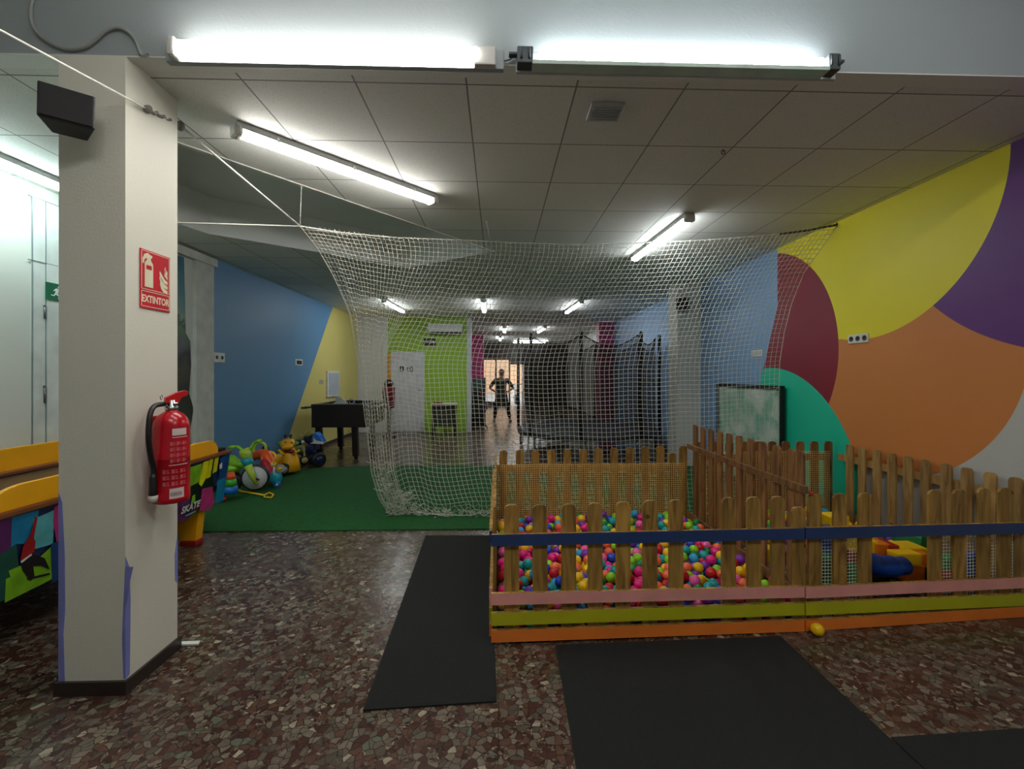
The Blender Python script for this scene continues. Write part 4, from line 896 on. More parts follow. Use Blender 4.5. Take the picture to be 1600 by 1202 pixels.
# sides with the graffiti print
zt_, xb_ = TZ-.03, TX1-.10
def SP(x, y):                     # photo point on the sloping near side of the table
    n_ = Vector((1, 0, -.10/.46)); p0 = Vector((TX1, 0, zt_)); d = ray(x, y); t = (p0 - _C).dot(n_)/d.dot(n_); return _C + d*t
def zlow(yy): return .40
side = MB(); Pp = [(TX1, TY0+.02, zt_), (TX1, TY1-.02, zt_), (TX1-.092, TY1-.16, .42), (TX1-.092, TY0+.1, .42)]
GP = {k: M('print_' + k, c, .35, var=.25, scale=9) for k, c in dict(purple=(92, 34, 96), cyan=(20, 130, 180), aqua=(90, 180, 190), green=(130, 190, 30), yell=(226, 220, 20), navy=(28, 44, 88), magenta=(196, 50, 130), black=(20, 18, 22), red=(170, 24, 30), dkgreen=(26, 84, 70), blue=(24, 70, 130), skin=(170, 120, 90), white=(225, 225, 225)).items()}
side.prism(Pp, (-.02, 0, 0), GP['navy'])
side.build('side_panel', None, ah)
gr = MB(); nrm_ = Vector((1, 0, -.10/.46)).normalized(); lay = [0]
def G_(pts, c):
    lay[0] += 1; e = nrm_ * (.0012 + .0005*lay[0]); gr.prism([SP(x, y) + e for x, y in pts], nrm_*.0006, GP[c])
G_([(-40, 822), (18, 808), (20, 850), (10, 880), (-40, 900)], 'purple'); G_([(18, 808), (60, 797), (56, 830), (48, 850), (24, 850), (16, 870)], 'cyan'); G_([(50, 812), (84, 797), (82, 850), (54, 858)], 'aqua')
G_([(84, 792), (100, 786), (100, 840), (88, 850), (82, 815)], 'magenta'); G_([(-20, 880), (24, 850), (30, 900), (8, 935), (-30, 960)], 'dkgreen'); G_([(8, 905), (40, 890), (78, 855), (80, 905), (6, 942)], 'green'); G_([(12, 892), (40, 880), (46, 905), (20, 918)], 'green')
G_([(78, 850), (110, 838), (110, 900), (80, 910)], 'blue')
G_([(30, 876), (34, 855), (44, 838), (54, 845), (52, 862), (40, 870)], 'red'); G_([(44, 842), (54, 806), (57, 810), (50, 845)], 'red')
G_([(30, 878), (50, 866), (68, 872), (76, 890), (62, 884), (50, 885), (52, 900), (46, 908), (40, 900), (34, 892)], 'black'); G_([(40, 903), (76, 895), (76, 898), (42, 906)], 'black'); G_([(30, 877), (47, 865), (48, 867), (31, 880)], 'white')
# the end by the toys
gr.build('graffiti_print', None, ah); gr = MB()
G_([(270, 760), (296, 742), (318, 726), (322, 760), (310, 790), (290, 812), (268, 820)], 'purple')
G_([(288, 733), (314, 724), (312, 748), (300, 765), (288, 775)], 'green'); G_([(296, 760), (330, 742), (335, 765), (312, 795), (296, 792)], 'black')
G_([(316, 722), (325, 719), (322, 744), (313, 760), (309, 756)], 'yell'); G_([(326, 718), (332, 716), (327, 745), (321, 748)], 'yell'); G_([(334, 716), (340, 714), (337, 736), (330, 740)], 'yell')
G_([(314, 764), (330, 760), (333, 785), (326, 797), (310, 798)], 'magenta'); G_([(338, 752), (352, 742), (347, 782), (334, 786)], 'cyan'); G_([(342, 716), (358, 706), (352, 745), (340, 750)], 'blue')
G_([(341, 726), (345, 722), (345, 731), (341, 733)], 'white'); G_([(298, 775), (303, 772), (302, 790), (289, 800), (296, 786)], 'green'); G_([(286, 790), (304, 783), (304, 794), (287, 802)], 'black')
G_([(287, 805), (304, 797), (304, 799), (288, 807)], 'aqua')
gr.build('graffiti_print', None, ah)
t_ = MB(); ctr = SP(295, 792) + nrm_*.02; F5 = frame(ctr, (0, 1, 0), nrm_.cross(Vector((0, 1, 0))))
if F5.to_3x3().col[1].z < 0: F5 = frame(ctr, (0, 1, 0), -nrm_.cross(Vector((0, 1, 0))))
outl = []
text_mesh(t_, 'SKATE', .085, F5, GP['white'], depth=.001, bold=.003, sx=.95); t_.build('lettering', None, ah)
MB().prism([(TX0, TY0+.02, zt_), (TX0, TY1-.02, zt_), (TX0+.09, TY1-.16, .42), (TX0+.09, TY0+.1, .42)], (.02, 0, 0)).build('side_panel', GP['navy'], ah)
MB().prism([(TX0+.02, TY1-.02, zt_), (TX1-.02, TY1-.02, zt_), (TX1-.11, TY1-.16, .42), (TX0+.11, TY1-.16, .42)], (0, -.02, 0)).build('end_panel', GP['blue'], ah)
MB().prism([(TX0+.02, TY0+.02, zt_), (TX1-.02, TY0+.02, zt_), (TX1-.11, TY0+.12, .42), (TX0+.11, TY0+.12, .42)], (0, .02, 0)).build('end_panel', GP['blue'], ah)
MB().box((TX0+.12, TY0+.16, .40), (TX1-.12, TY1-.2, .44)).build('underside', BK, ah)
for x_ in (TX1-.24, TX0+.24):
    for y_, s in ((4.20, 1), (2.2, -1)):
        m = MB(); P4 = [(x_-.16, y_-.05*s, .42), (x_+.12, y_-.05*s, .42), (x_+.08, y_-.05*s, .05), (x_-.06, y_-.05*s, .05)]; m.prism(P4, (0, .09*s, 0)); m.build('leg', TY, ah, bevel=.006)
        m = MB(); m.cbox((x_+.01, y_, .026), (.15, .11, .05), bev=.01); m.build('foot', M('red_foot', (150, 20, 20), .5), ah)
MB().cbox((-3.18, 3.25, .3), (.3, 1.4, .16), bev=.02).build('blower_box', BK, ah)
# ================= football table =================
fb = thing('football_table', (-2.95, 8.95, 0), 'dark brown table football table by the yellow wall', 'game table')
DB = M('dark_walnut', (34, 20, 14), .4)
fx0, fx1, fy0, fy1 = -3.46, -2.46, 8.30, 9.65
MB().box((fx0, fy0, .60), (fx1, fy0+.03, 1.02)).build('end_panel', DB, fb, bevel=.005); MB().box((fx0, fy1-.03, .60), (fx1, fy1, 1.02)).build('end_panel', DB, fb)
for x_ in (fx0, fx1-.03): MB().box((x_, fy0+.03, .60), (x_+.03, fy1-.03, 1.02)).build('side_panel', DB, fb)
MB().box((fx0+.03, fy0+.03, .62), (fx1-.03, fy1-.03, .88)).build('pitch', M('pitch_green', (40, 90, 40), .6), fb)
m = MB(); m.box((fx0-.01, fy0-.01, 1.02), (fx1+.01, fy0+.09, 1.035)); m.box((fx0-.01, fy1-.09, 1.02), (fx1+.01, fy1+.01, 1.035)); m.box((fx0-.01, fy0+.09, 1.02), (fx0+.07, fy1-.09, 1.035)); m.box((fx1-.07, fy0+.09, 1.02), (fx1+.01, fy1-.09, 1.035)); m.build('top_rim', M('rim_grey', (90, 84, 78), .3), fb)
for x_ in (fx0+.09, fx1-.24):
    for y_ in (fy0+.12, fy1-.12):
        m = MB(); m.prism([(x_-.05, y_-.05, .6), (x_+.05, y_-.05, .6), (x_+.05, y_+.05, .6), (x_-.05, y_+.05, .6)], (.02, 0, -.55)); m.cyl((x_+.02, y_, .0), (x_+.02, y_, .06), .035, 12); m.build('leg', DB, fb)
for k in range(8):
    y_ = fy0 + .16 + .145*k; e = -1 if k in (0, 1, 3, 5) else 1; ex_ = .2
    x0, x1 = (fx0-.2, fx1+.08) if e < 0 else (fx0-.08, fx1+.2)
    r0 = MB().cyl((x0, y_, .955), (x1, y_, .955), .008, 8).build('rod', CHROME, fb)
    m = MB(); hx = x0 if e < 0 else x1; m.lathe((hx, y_, .955), [(.012, -.06), (.02, -.05), (.017, 0), (.02, .05), (.012, .06)], (1, 0, 0), 12); m.build('handle', BLACKP, r0)
    m = MB()
    for j in range(3 if k in (1, 6) else 4): xx = fx0 + .22 + .2*j; m.box((xx-.012, y_-.01, .89), (xx+.012, y_+.01, .985)); m.ball((xx, y_, .99), .013, 8, 6)
    m.build('player_row', REDP if e < 0 else BLUEP, r0)
m = MB(); c = Vector((-3.0, 8.45, 1.036)); pts = [(c.x-.1, 0), (c.x+.16, 0), (c.x+.14, .05), (c.x+.08, .12), (c.x, .15), (c.x-.12, .15), (c.x-.02, .1), (c.x-.03, .04)]
m.prism([(a, 8.34, 1.036+b) for a, b in pts], (0, .02, 0)); m.prism([(a, 8.46, 1.036+b*.7) for a, b in pts], (0, .015, 0)); tag(m.build('plastic_chute', WHITEP, bevel=.004), 'white curved plastic piece lying on the football table', 'toy')
m = MB(); m.ring((-2.74, 8.35, 1.086), .045, .006, (0, 1, 0), 18, 6); tag(m.build('metal_ring', CHROME), 'small metal ring standing on the football table edge', 'ring')
# ================= ride-on toys along the left wall =================
def P(x, y, Y): return onY(x, y, Y)
def limb(par, name, pts, r, mat, n=10): m = MB(); m.tube(smooth(pts), r, n) if len(pts) > 2 else m.tube(pts, r, n); return m.build(name, mat, par)
def wheel(par, name, c, r, w, axis, tyre, hub, hr=.7):
    m = MB(); ax = Vector(axis).normalized(); m.lathe(c, [(r*.6, -w/2), (r*.94, -w/2), (r, -w*.3), (r, w*.3), (r*.94, w/2), (r*.6, w/2)], ax, 26); o = m.build(name, tyre, par)
    h = MB(); h.lathe(c, [(r*.02, -w/2-.008), (r*hr, -w/2-.006), (r*hr, w/2+.006), (r*.02, w/2+.008)], ax, 22); h.build('hub', hub, o); return o
t = thing('tricycle', P(388, 768, 6.0), 'green child tricycle with big white front wheel by the blue wall', 'tricycle')
WG = M('white_disc', (200, 200, 204), .4); YG = M('yellow_green_plastic', (172, 196, 60), .35)
fc = P(399, 748, 5.95); wheel(t, 'front_wheel', fc, .172, .05, (.25, -1, 0), BLACKP, WG, .86)
m = MB(); a_ = Vector((.02, -.06, 0)); m.tube([P(389, 728, 5.93)+a_, P(395, 742, 5.92)+a_, P(402, 756, 5.92)+a_], [.05, .04, .02], 12); m.tube([P(389, 728, 6.02), P(402, 752, 6.03)], [.04, .02], 10); m.build('fork', YG, t)
m = MB(); m.tube([P(388, 726, 5.97), P(384, 710, 5.97), P(381, 704, 5.97)], [.05, .075, .06], 14); m.build('steering_column', YG, t)
m = MB(); m.tube([P(384, 718, 5.97), P(391, 730, 5.97)], [.074, .062], 16); m.build('collar', TEALP, t)
for pts in ([(383, 708), (377, 704), (372, 700), (366, 700)], [(386, 706), (392, 702), (397, 694), (406, 691)]): limb(t, 'handlebar', [P(x, y, 5.97) for x, y in pts], .018, GREENP)
limb(t, 'handlebar_grip', [P(358, 701, 5.97), P(367, 700, 5.97)], .022, GREENP); limb(t, 'handlebar_grip', [P(400, 692, 5.97), P(408, 690, 5.97)], .022, GREENP)
m = MB(); m.tube([P(386, 730, 6.05), P(374, 727, 6.1), P(360, 722, 6.15), P(352, 716, 6.2)], [.035, .05, .085, .04], 12); m.build('body', GREENP, t)
m = MB(); c = P(362, 733, 6.15); m.ball(tuple(c), (.14, .12, .075)); m.build('seat', GREENP, t)
for q in (-.14, .14): c = P(364, 745, 6.2+q); c.z = .11; wheel(t, 'rear_wheel', c, .11, .045, (.25, -1, 0), BLACKP, BLUEP, .5)
limb(t, 'pedal', [fc + Vector((-.02, -.05, 0)), fc + Vector((.03, -.08, .01)), fc + Vector((.1, -.10, -.01))], .012, BLACKP)
# red and orange ride-on behind it
t = thing('ride_on_car', P(410, 755, 6.5), 'orange and red ride-on toy with green hoop handle behind the tricycle', 'ride-on toy')
m = MB(); m.tube(smooth([P(396, 718, 6.55), P(404, 712, 6.5), P(414, 712, 6.45), P(421, 722, 6.4), P(425, 736, 6.38)]), [.04]*5+[.07]*6+[.075]*6+[.07]*6+[.04]*2, 14); m.build('body', ORANGEP, t)
m = MB(); m.tube(smooth([P(412, 720, 6.38), P(418, 732, 6.34), P(424, 744, 6.32)]), [.04, .05, .06, .07, .07, .07, .07, .07, .07, .06, .06, .05, .04], 12); m.build('front_fairing', M('raspberry_plastic', (190, 24, 60), .3), t)
limb(t, 'hoop_handle', [P(x, y, 6.5) for x, y in ((399, 714), (396, 704), (400, 696), (407, 693), (414, 697), (416, 708))], .02, YG)
limb(t, 'rear_handle', [P(x, y, 6.65) for x, y in ((411, 712), (412, 702), (415, 699), (418, 704), (419, 714))], .022, BLACKP)
m = MB(); c = P(420, 716, 6.42); m.ring(tuple(c), .085, .016, (.4, -.7, .6), 20, 8); m.build('steering_ring', YELP, t)
for x_, y_, Y_ in ((425, 748, 6.35), (400, 744, 6.75), (412, 748, 6.7)): c = P(x_, y_, Y_); c.z = .085; wheel(t, 'wheel', c, .085, .05, (1, -.5, 0), M('olive_tyre', (110, 110, 60), .5), YELP, .4)
# teal walker toy
t = thing('walker_toy', P(431, 752, 6.35), 'small teal walker toy with yellow flower knob beside the orange ride-on', 'toy')
m = MB(); c = P(431, 742, 6.3); c.z = .12; m.ball(tuple(c), (.085, .07, .11)); m.build('body', TEALP, t)
m = MB(); c2 = P(427, 727, 6.24); 
for k in range(6): m.ball((c2.x + .03*math.cos(k*1.047), c2.y, c2.z + .03*math.sin(k*1.047)), (.017, .012, .017), 8, 6)
m.build('flower', YELP, t); m = MB(); m.ball((c2.x, c2.y-.01, c2.z), .018); m.build('flower_centre', WHITEP, t)
wheel(t, 'wheel', P(438, 734, 6.28), .06, .03, (.3, -1, 0), M('grey_plastic', (150, 150, 150), .4), YELP, .45)
m = MB(); m.tube([c+Vector((0,-.05,.04)), c2+Vector((0,.02,0))], .014, 8); m.build('neck', WHITEP, t)
c3 = P(433, 752, 6.22); c3.z = .045; wheel(t, 'wheel', tuple(c3), .045, .03, (.3, -1, 0), BLUEP, WHITEP, .4)
# giraffe ride-on
t = thing('giraffe_ride_on', P(453, 738, 7.1), 'yellow giraffe shaped ride-on toy with green ears and brown horns', 'ride-on toy')
m = MB(); m.tube([P(454, 737, 7.1), P(453.5, 722, 7.1), P(452, 706, 7.1), P(451, 700, 7.1)], [.15, .13, .09, .07], 18); m.build('body', TY, t)
m = MB(); c = P(450, 695, 7.08); m.ball(tuple(c), (.115, .13, .085)); m.ball(tuple(c + Vector((.03, -.09, -.03))), (.09, .08, .055)); m.build('head', TY, t)
for x_, s in ((437, -1), (462, 1)): 
    m = MB(); c = P(x_, 694, 7.1); m.ball(tuple(c), (.055, .03, .035)); m.build('ear', M('ear_green', (80, 150, 90), .4), t)
for x_ in (446, 454): limb(t, 'horn', [P(x_, 689, 7.1), P(x_, 682, 7.1)], .014, M('horn_brown', (40, 22, 16), .5)); 
for x_ in (446, 454): m = MB(); m.ball(tuple(P(x_, 682.5, 7.1)), .025, 10, 8); m.build('horn_tip', M('horn_brown', (0,)*3), t)
for x_ in (446, 456): m = MB(); m.ball(tuple(P(x_, 693, 6.97)), .014, 8, 6); m.build('eye', BLACKP, t)
m = MB(); m.tube([P(444, 712, 7.0), P(435, 704, 6.98)], .022, 8); m.tube([P(458, 712, 7.0), P(468, 705, 6.98)], .018, 8); m.build('handle', YELP, t)
m = MB(); m.tube([P(444, 707, 7.02), P(459, 707, 7.02)], .03, 8); m.build('collar', M('red_collar', (130, 24, 16), .5), t)
m = MB(); c = P(436, 722, 7.25); m.cbox(tuple(c), (.16, .34, .22), bev=.06); m.build('seat', TY, t)
for Y_, x_ in ((6.92, 443), (7.3, 434)): c = P(x_, 735, Y_); c.z = .1; wheel(t, 'wheel', c, .1, .05, (1, -.7, 0), BLACKP, M('grey_plastic', (0,)*3), .5)
# little bike and blue quad
t = thing('toy_scooter', P(475, 718, 7.9), 'small dull yellow toy motorbike next to the giraffe', 'ride-on toy')
PY = M('dull_yellow', (190, 180, 110), .5)
c = P(476, 714, 7.85); c.z = .085; wheel(t, 'front_wheel', c, .085, .04, (.5, -1, 0), BLACKP, PY, .6)
c = P(466, 712, 8.15); c.z = .085; wheel(t, 'rear_wheel', c, .085, .04, (.5, -1, 0), BLACKP, PY, .6)
m = MB(); m.tube(smooth([P(456, 706, 8.05), P(463, 702, 8.0), P(472, 698, 7.9), P(476, 704, 7.87)]), .035, 10); m.build('frame', PY, t)
m = MB(); c = P(463, 692, 8.1); m.ball(tuple(c), (.13, .12, .05)); m.build('seat', BLACKP, t)
limb(t, 'fork', [P(473, 690, 7.88), P(475, 700, 7.86), P(476, 713, 7.82)], .018, PY); m = MB(); m.ball(tuple(P(473, 691, 7.8)), .032); m.build('headlight', WHITEP, t)
limb(t, 'handlebar', [P(469, 678, 7.9), P(473, 682, 7.9), P(479, 674, 7.9)], .012, PY)
t = thing('toy_motorbike', P(495, 717, 8.2)*1, 'blue and white toy motorbike in front of the football table', 'ride-on toy')
m = MB(); pr = [(488, 679), (493, 676), (499, 681), (503, 688), (505, 692), (494, 693), (487, 690)]; m.prism([P(x, y, 7.62) for x, y in pr], (0, .16, 0)); m.build('fairing', BLUEP, t, bevel=.012)
m = MB(); m.prism([P(x, y, 7.60) for x, y in ((489, 684), (494, 689), (504, 691), (505, 694), (484, 693.5), (490, 690))], (0, .02, 0)); m.build('fairing_stripe', WHITEP, t)
c = P(498, 708, 7.66); c.z = .13; wheel(t, 'front_wheel', c, .125, .07, (.9, -.8, 0), BLACKP, M('navy_rim', (20, 34, 90), .4), .5)
c = P(487, 706, 7.95); c.z = .12; wheel(t, 'rear_wheel', c, .12, .07, (.9, -.8, 0), BLACKP, M('navy_rim', (0,)*3), .5)
m = MB(); m.tube([P(478, 686, 8.0), P(484, 688, 7.9), P(492, 690, 7.75)], [.05, .07, .07], 12); m.build('seat', M('navy_seat', (24, 22, 54), .5), t)
m = MB(); m.cbox(tuple(P(489, 699, 7.8)), (.14, .3, .12), bev=.03); m.build('engine_cover', M('navy_rim', (0,)*3), t)
limb(t, 'handlebar', [P(483, 684, 7.8), P(488, 680, 7.78), P(495, 678, 7.76)], .01, BLACKP)
# stacking toy, shovel, ball
t = thing('activity_toy', P(360, 770, 5.6), 'small red, green and blue activity toy on the carpet by the game table', 'toy')
for nm, y0, y1, w0, w1, mt in (('base', 772, 761, 11, 9.5, BLUEP), ('middle', 761, 750, 9.5, 7.5, M('toy_green', (60, 160, 40), .4)), ('top', 750, 740, 7.5, 5, ORANGEP)):
    m = MB(); a, b = P(360, y0, 5.6), P(360, y1, 5.6); m.lathe((a.x, 5.6, 0), [(w0/FPX*5.6, max(a.z, .014)), ((w0+w1)/2/FPX*5.6*1.02, (a.z+b.z)/2), (w1/FPX*5.6, b.z)], n=18); m.build(nm, mt, t)
m = MB(); c = P(350, 776, 5.55); m.ball((c.x, c.y, .05), .036); tag(m.build('small_ball', M('dark_red_ball', (150, 40, 40), .4)), 'small dark red ball on the carpet below the game table', 'ball')
t = thing('toy_shovel', onZ(395, 771, .02), 'yellow plastic toy shovel lying on the green carpet', 'toy shovel')
s0, s1 = onZ(371, 767, .035), onZ(413, 774, .03); MB().tube([s0, s1], .012, 10).build('shaft', YELP, t)
m = MB(); m.tube([s1, onZ(421, 770, .03), onZ(427, 773, .03), onZ(424, 778, .03), onZ(413, 777, .03)], .011, 8, closed=True); m.build('grip', YELP, t)
m = MB(); d = (s0 - s1).normalized(); sd = Vector((-d.y, d.x, 0)); m.prism([s0 + sd*.06, s0 + d*.16 + sd*.06, s0 + d*.2, s0 + d*.16 - sd*.06, s0 - sd*.06], (0, 0, -.015)); m.build('blade', YELP, t)
# ================= framed board on the right wall =================
def mat_sheet():
    m, nt, b = newmat('mottled_green_sheet'); L = nt.links.new; pos, x, y, z = world_xyz(nt)
    nz = N(nt, 'ShaderNodeTexNoise'); nz.inputs['Scale'].default_value = 3.2; nz.inputs['Detail'].default_value = 8; nz.inputs['Distortion'].default_value = .8; L(pos, nz.inputs['Vector'])
    r = N(nt, 'ShaderNodeValToRGB'); r.color_ramp.elements[0].position = .35; r.color_ramp.elements[1].position = .68; r.color_ramp.elements[0].color = lin((120, 176, 150)); r.color_ramp.elements[1].color = lin((206, 214, 204)); L(nz.outputs[0], r.inputs[0])
    L(r.outputs[0], b.inputs['Base Color']); b.inputs['Roughness'].default_value = .25; add_bump(nt, b, pos, 14, .6); return m
bd = thing('framed_board', (3.45, 6.0, .2), 'black-framed board with mottled pale green sheet leaning on the right wall', 'board')
by0, by1, bz = 5.23, 6.80, 1.447
MB().box((3.44, by0+.03, .1), (3.452, by1-.03, bz-.03)).build('sheet', mat_sheet(), bd)
for lo, hi in (((3.42, by0, .06), (3.47, by0+.045, bz)), ((3.42, by1-.045, .06), (3.47, by1, bz)), ((3.42, by0+.045, bz-.045), (3.47, by1-.045, bz)), ((3.42, by0+.045, .06), (3.47, by1-.045, .11))): MB().box(lo, hi).build('frame_bar', BLACKP, bd)
MB().tube([onX(1215, 606, 3.41), onX(1201, 622, 3.41)], .004, 5).build('cord', ROPE, bd)
for y_ in (by0+.1, by1-.1): MB().box((3.40, y_-.03, .012), (3.478, y_+.03, .06)).build('foot', BLACKP, bd)
# ================= trampoline =================
tcx, tcy, tr0 = 1.93, 9.58, 1.47
tp = thing('trampoline', (tcx, tcy, 0), 'round black trampoline with tall dark safety enclosure behind the white net', 'trampoline')
m = MB(); m.ring((tcx, tcy, .40), tr0, .03, n=56, k=8); m.build('frame_ring', DARKM, tp)
m = MB(); m.lathe((tcx, tcy, 0), [(.01, .415), (tr0-.22, .415), (tr0-.22, .42), (.01, .42)], n=48); m.build('jump_mat', M('jump_mat', (26, 26, 30), .7), tp)
m = MB(); m.lathe((tcx, tcy, 0), [(tr0-.26, .43), (tr0-.24, .445), (tr0+.02, .445), (tr0+.04, .43), (tr0+.04, .34), (tr0+.03, .34), (tr0+.03, .425), (tr0-.26, .425)], n=48)
m.build('pad', M('grey_blue_pad', (46, 52, 64), .45), tp)
angs = [213, 255, 301, 335, 25, 70, 115, 165]
FO = M('black_foam', (20, 20, 22), .8)
def pole_xy(a, r=tr0+.05): return tcx + r*math.cos(math.radians(a)), tcy + r*math.sin(math.radians(a))
for a in angs:
    x_, y_ = pole_xy(a); m = MB(); m.tube([(x_, y_, .36), (x_, y_, 2.36)], .034, 12); m.ball((x_, y_, 2.37), (.034, .034, .04), 10, 6); pp = m.build('enclosure_pole', FO, tp)
for a in (205, 258, 300, 345, 40, 75, 120, 160):
    x_, y_ = pole_xy(a, tr0-.02); x2, y2 = pole_xy(a+9, tr0-.02); m = MB(); m.tube([(x_, y_, .40), (x_, y_, .03), (x2, y2, .03), (x2, y2, .40)], .022, 10); m.build('leg', M('galvanised', (130, 134, 138), .35, metal=.8), tp)
em, nt, b_ = newmat('enclosure_mesh'); L = nt.links.new
tr = N(nt, 'ShaderNodeBsdfTransparent'); df = N(nt, 'ShaderNodeBsdfDiffuse'); df.inputs[0].default_value = lin((30, 29, 28)); mx = N(nt, 'ShaderNodeMixShader')
uvx = N(nt, 'ShaderNodeTexCoord'); s_ = N(nt, 'ShaderNodeSeparateXYZ'); L(uvx.outputs['Object'], s_.inputs[0])
ang = fmath(nt, 'ARCTAN2', s_.outputs[1], s_.outputs[0])
def ln_(v, k, w_): return fmath(nt, 'LESS_THAN', fmath(nt, 'FRACT', fmath(nt, 'MULTIPLY', v, k)), w_)
cov = fmath(nt, 'MAXIMUM', ln_(ang, 110.0, .30), ln_(s_.outputs[2], 70.0, .30))
L(cov, mx.inputs[0]); L(tr.outputs[0], mx.inputs[1]); L(df.outputs[0], mx.inputs[2]); L(mx.outputs[0], nt.nodes['Material Output'].inputs[0])
m = MB(); A_ = sorted([a % 360 for a in angs]); full = []
for i in range(len(A_)):
    a, b = A_[i], A_[(i+1) % len(A_)] + (360 if i == len(A_)-1 else 0); n_ = 8
    for k in range(n_):
        t_ = k/n_; aa = a + (b-a)*t_; sag = .22*math.sin(math.pi*t_)*((b-a)/45.); x_, y_ = pole_xy(aa, tr0-.03 - .05*math.sin(math.pi*t_)); full.append((x_, y_, 2.34 - sag))
nz_ = 6; vs = []; 
for x_, y_, zt2 in full:
    for k in range(nz_+1): vs.append((x_, y_, .44 + (zt2-.44)*k/nz_))
F_n = len(full); fs = [(i*(nz_+1)+k, ((i+1) % F_n)*(nz_+1)+k, ((i+1) % F_n)*(nz_+1)+k+1, i*(nz_+1)+k+1) for i in range(F_n) for k in range(nz_)]
m.add(vs, fs, None, True); m.build('enclosure_net', em, tp)
m = MB(); m.tube(full, .012, 6, closed=True); m.build('top_binding', FO, tp)
# ================= far end =================
dr = thing('toilet_door', (-2.47, 12.28, 0), 'white toilet door with two small black symbols in the green wall', 'door')
z1 = onY(640, 549.5, 12.27).z; xa, xb = onY(611, 600, 12.27).x, onY(663, 600, 12.27).x
MB().cbox(((xa+xb)/2, 12.285, z1/2), (xb-xa, .03, z1-.01), bev=.004).build('door_leaf', M('door_paint', (206, 206, 210), .5), dr)
MB().box((xa-.10, 12.27, 0.001), (xa-.01, 12.3, z1-.06), M('orange_frame', (214, 150, 40), .5)).build('frame', None, dr)
F6 = frame((0, 12.267, 0), (1, 0, 0), (0, 0, 1)); F6.translation = Vector((0, 12.267, 0))
def sym(c, w_, h_, holes):
    m = MB(); m.cbox((c.x, 12.265, c.z), (w_, .008, h_), M('symbol_black', (20, 20, 22), .5), bev=.002)
    for dx in holes: 
        m.lathe((c.x+dx, 12.262, c.z+h_*.24), [(.018, 0), (.018, -.004)], (0, 1, 0), 10, WHITEP); m.prism([(c.x+dx-.02, 12.259, c.z+h_*.1), (c.x+dx+.02, 12.259, c.z+h_*.1), (c.x+dx+.028, 12.259, c.z-h_*.35), (c.x+dx-.028, 12.259, c.z-h_*.35)], (0, .003, 0), WHITEP)
    return m
sym(onY(627.5, 576.5, 12.26), .12, .14, [0]).build('symbol', None, dr); sym(onY(640.5, 577, 12.26), .15, .14, [-.035, .035]).build('symbol', None, dr)
m = MB(); c = onY(659, 610, 12.25); m.cyl((c.x, 12.25, c.z), (c.x-.1, 12.25, c.z), .01, 8); m.cyl((c.x, 12.25, c.z), (c.x, 12.28, c.z), .012, 8); m.build('handle', CHROME, dr)
ac = thing('air_conditioner', (-1.45, 12.2, 2.7), 'white wall air conditioner high on the green wall', 'air conditioner')
a, b = onY(668, 520, 12.1), onY(722, 506, 12.1); MB().cbox(((a.x+b.x)/2, 12.19, (a.z+b.z)/2), (b.x-a.x, .2, b.z-a.z), bev=.03).build('casing', M('aircon_white', (210, 210, 205), .4), ac)
m = MB(); m.cbox(((a.x+b.x)/2, 12.12, a.z+.0), (b.x-a.x-.06, .12, .05), bev=.008); m.build('air_outlet', M('aircon_dark', (46, 48, 46), .5), ac)
a, b = onY(662, 540, 12.28), onY(681, 529, 12.28); m = MB(); m.cbox(((a.x+b.x)/2, 12.285, (a.z+b.z)/2), (b.x-a.x, .012, b.z-a.z), M('symbol_black', (0,)*3), bev=.002)
text_mesh(m, 'WC', .13, frame(((a.x+b.x)/2-.06, 12.277, (a.z+b.z)/2), (1, 0, 0), (0, 0, 1)), WHITEP); x_ = (a.x+b.x)/2; z_ = (a.z+b.z)/2
m.prism([(x_+.04, 12.276, z_-.02), (x_+.09, 12.276, z_-.02), (x_+.09, 12.276, z_-.05), (x_+.14, 12.276, z_), (x_+.09, 12.276, z_+.05), (x_+.09, 12.276, z_+.02), (x_+.04, 12.276, z_+.02)], (0, .002, 0), WHITEP)
tag(m.build('direction_sign'), 'small black sign on the green wall beneath the air conditioner', 'sign')
# table under the green wall
tb = thing('side_table', (-1.55, 11.6, 0), 'pale-topped side table with dark skirt in front of the green wall', 'table')
a, b = onY(673, 631, 11.4), onY(713, 631, 11.4); MB().cbox(((a.x+b.x)/2, 11.6, a.z-.015), (b.x-a.x, .42, .03), bev=.004).build('table_top', M('pale_top', (214, 206, 190), .5), tb)
for x_ in (a.x+.05, b.x-.05):
    for y_ in (11.44, 11.76): MB().box((x_-.02, y_-.02, 0), (x_+.02, y_+.02, a.z-.03)).build('leg', DB, tb)
MB().box((a.x+.05, 11.45, .25), (b.x-.05, 11.75, a.z-.04)).build('cabinet', M('dark_olive_cloth', (46, 52, 30), .8), tb)
m = MB(); m.cbox((a.x+.16, 11.55, a.z+.02), (.22, .12, .035), bev=.008); tag(m.build('book', M('dark_red_book', (110, 30, 26), .6)), 'dark flat item lying on the left of the side table', 'book')
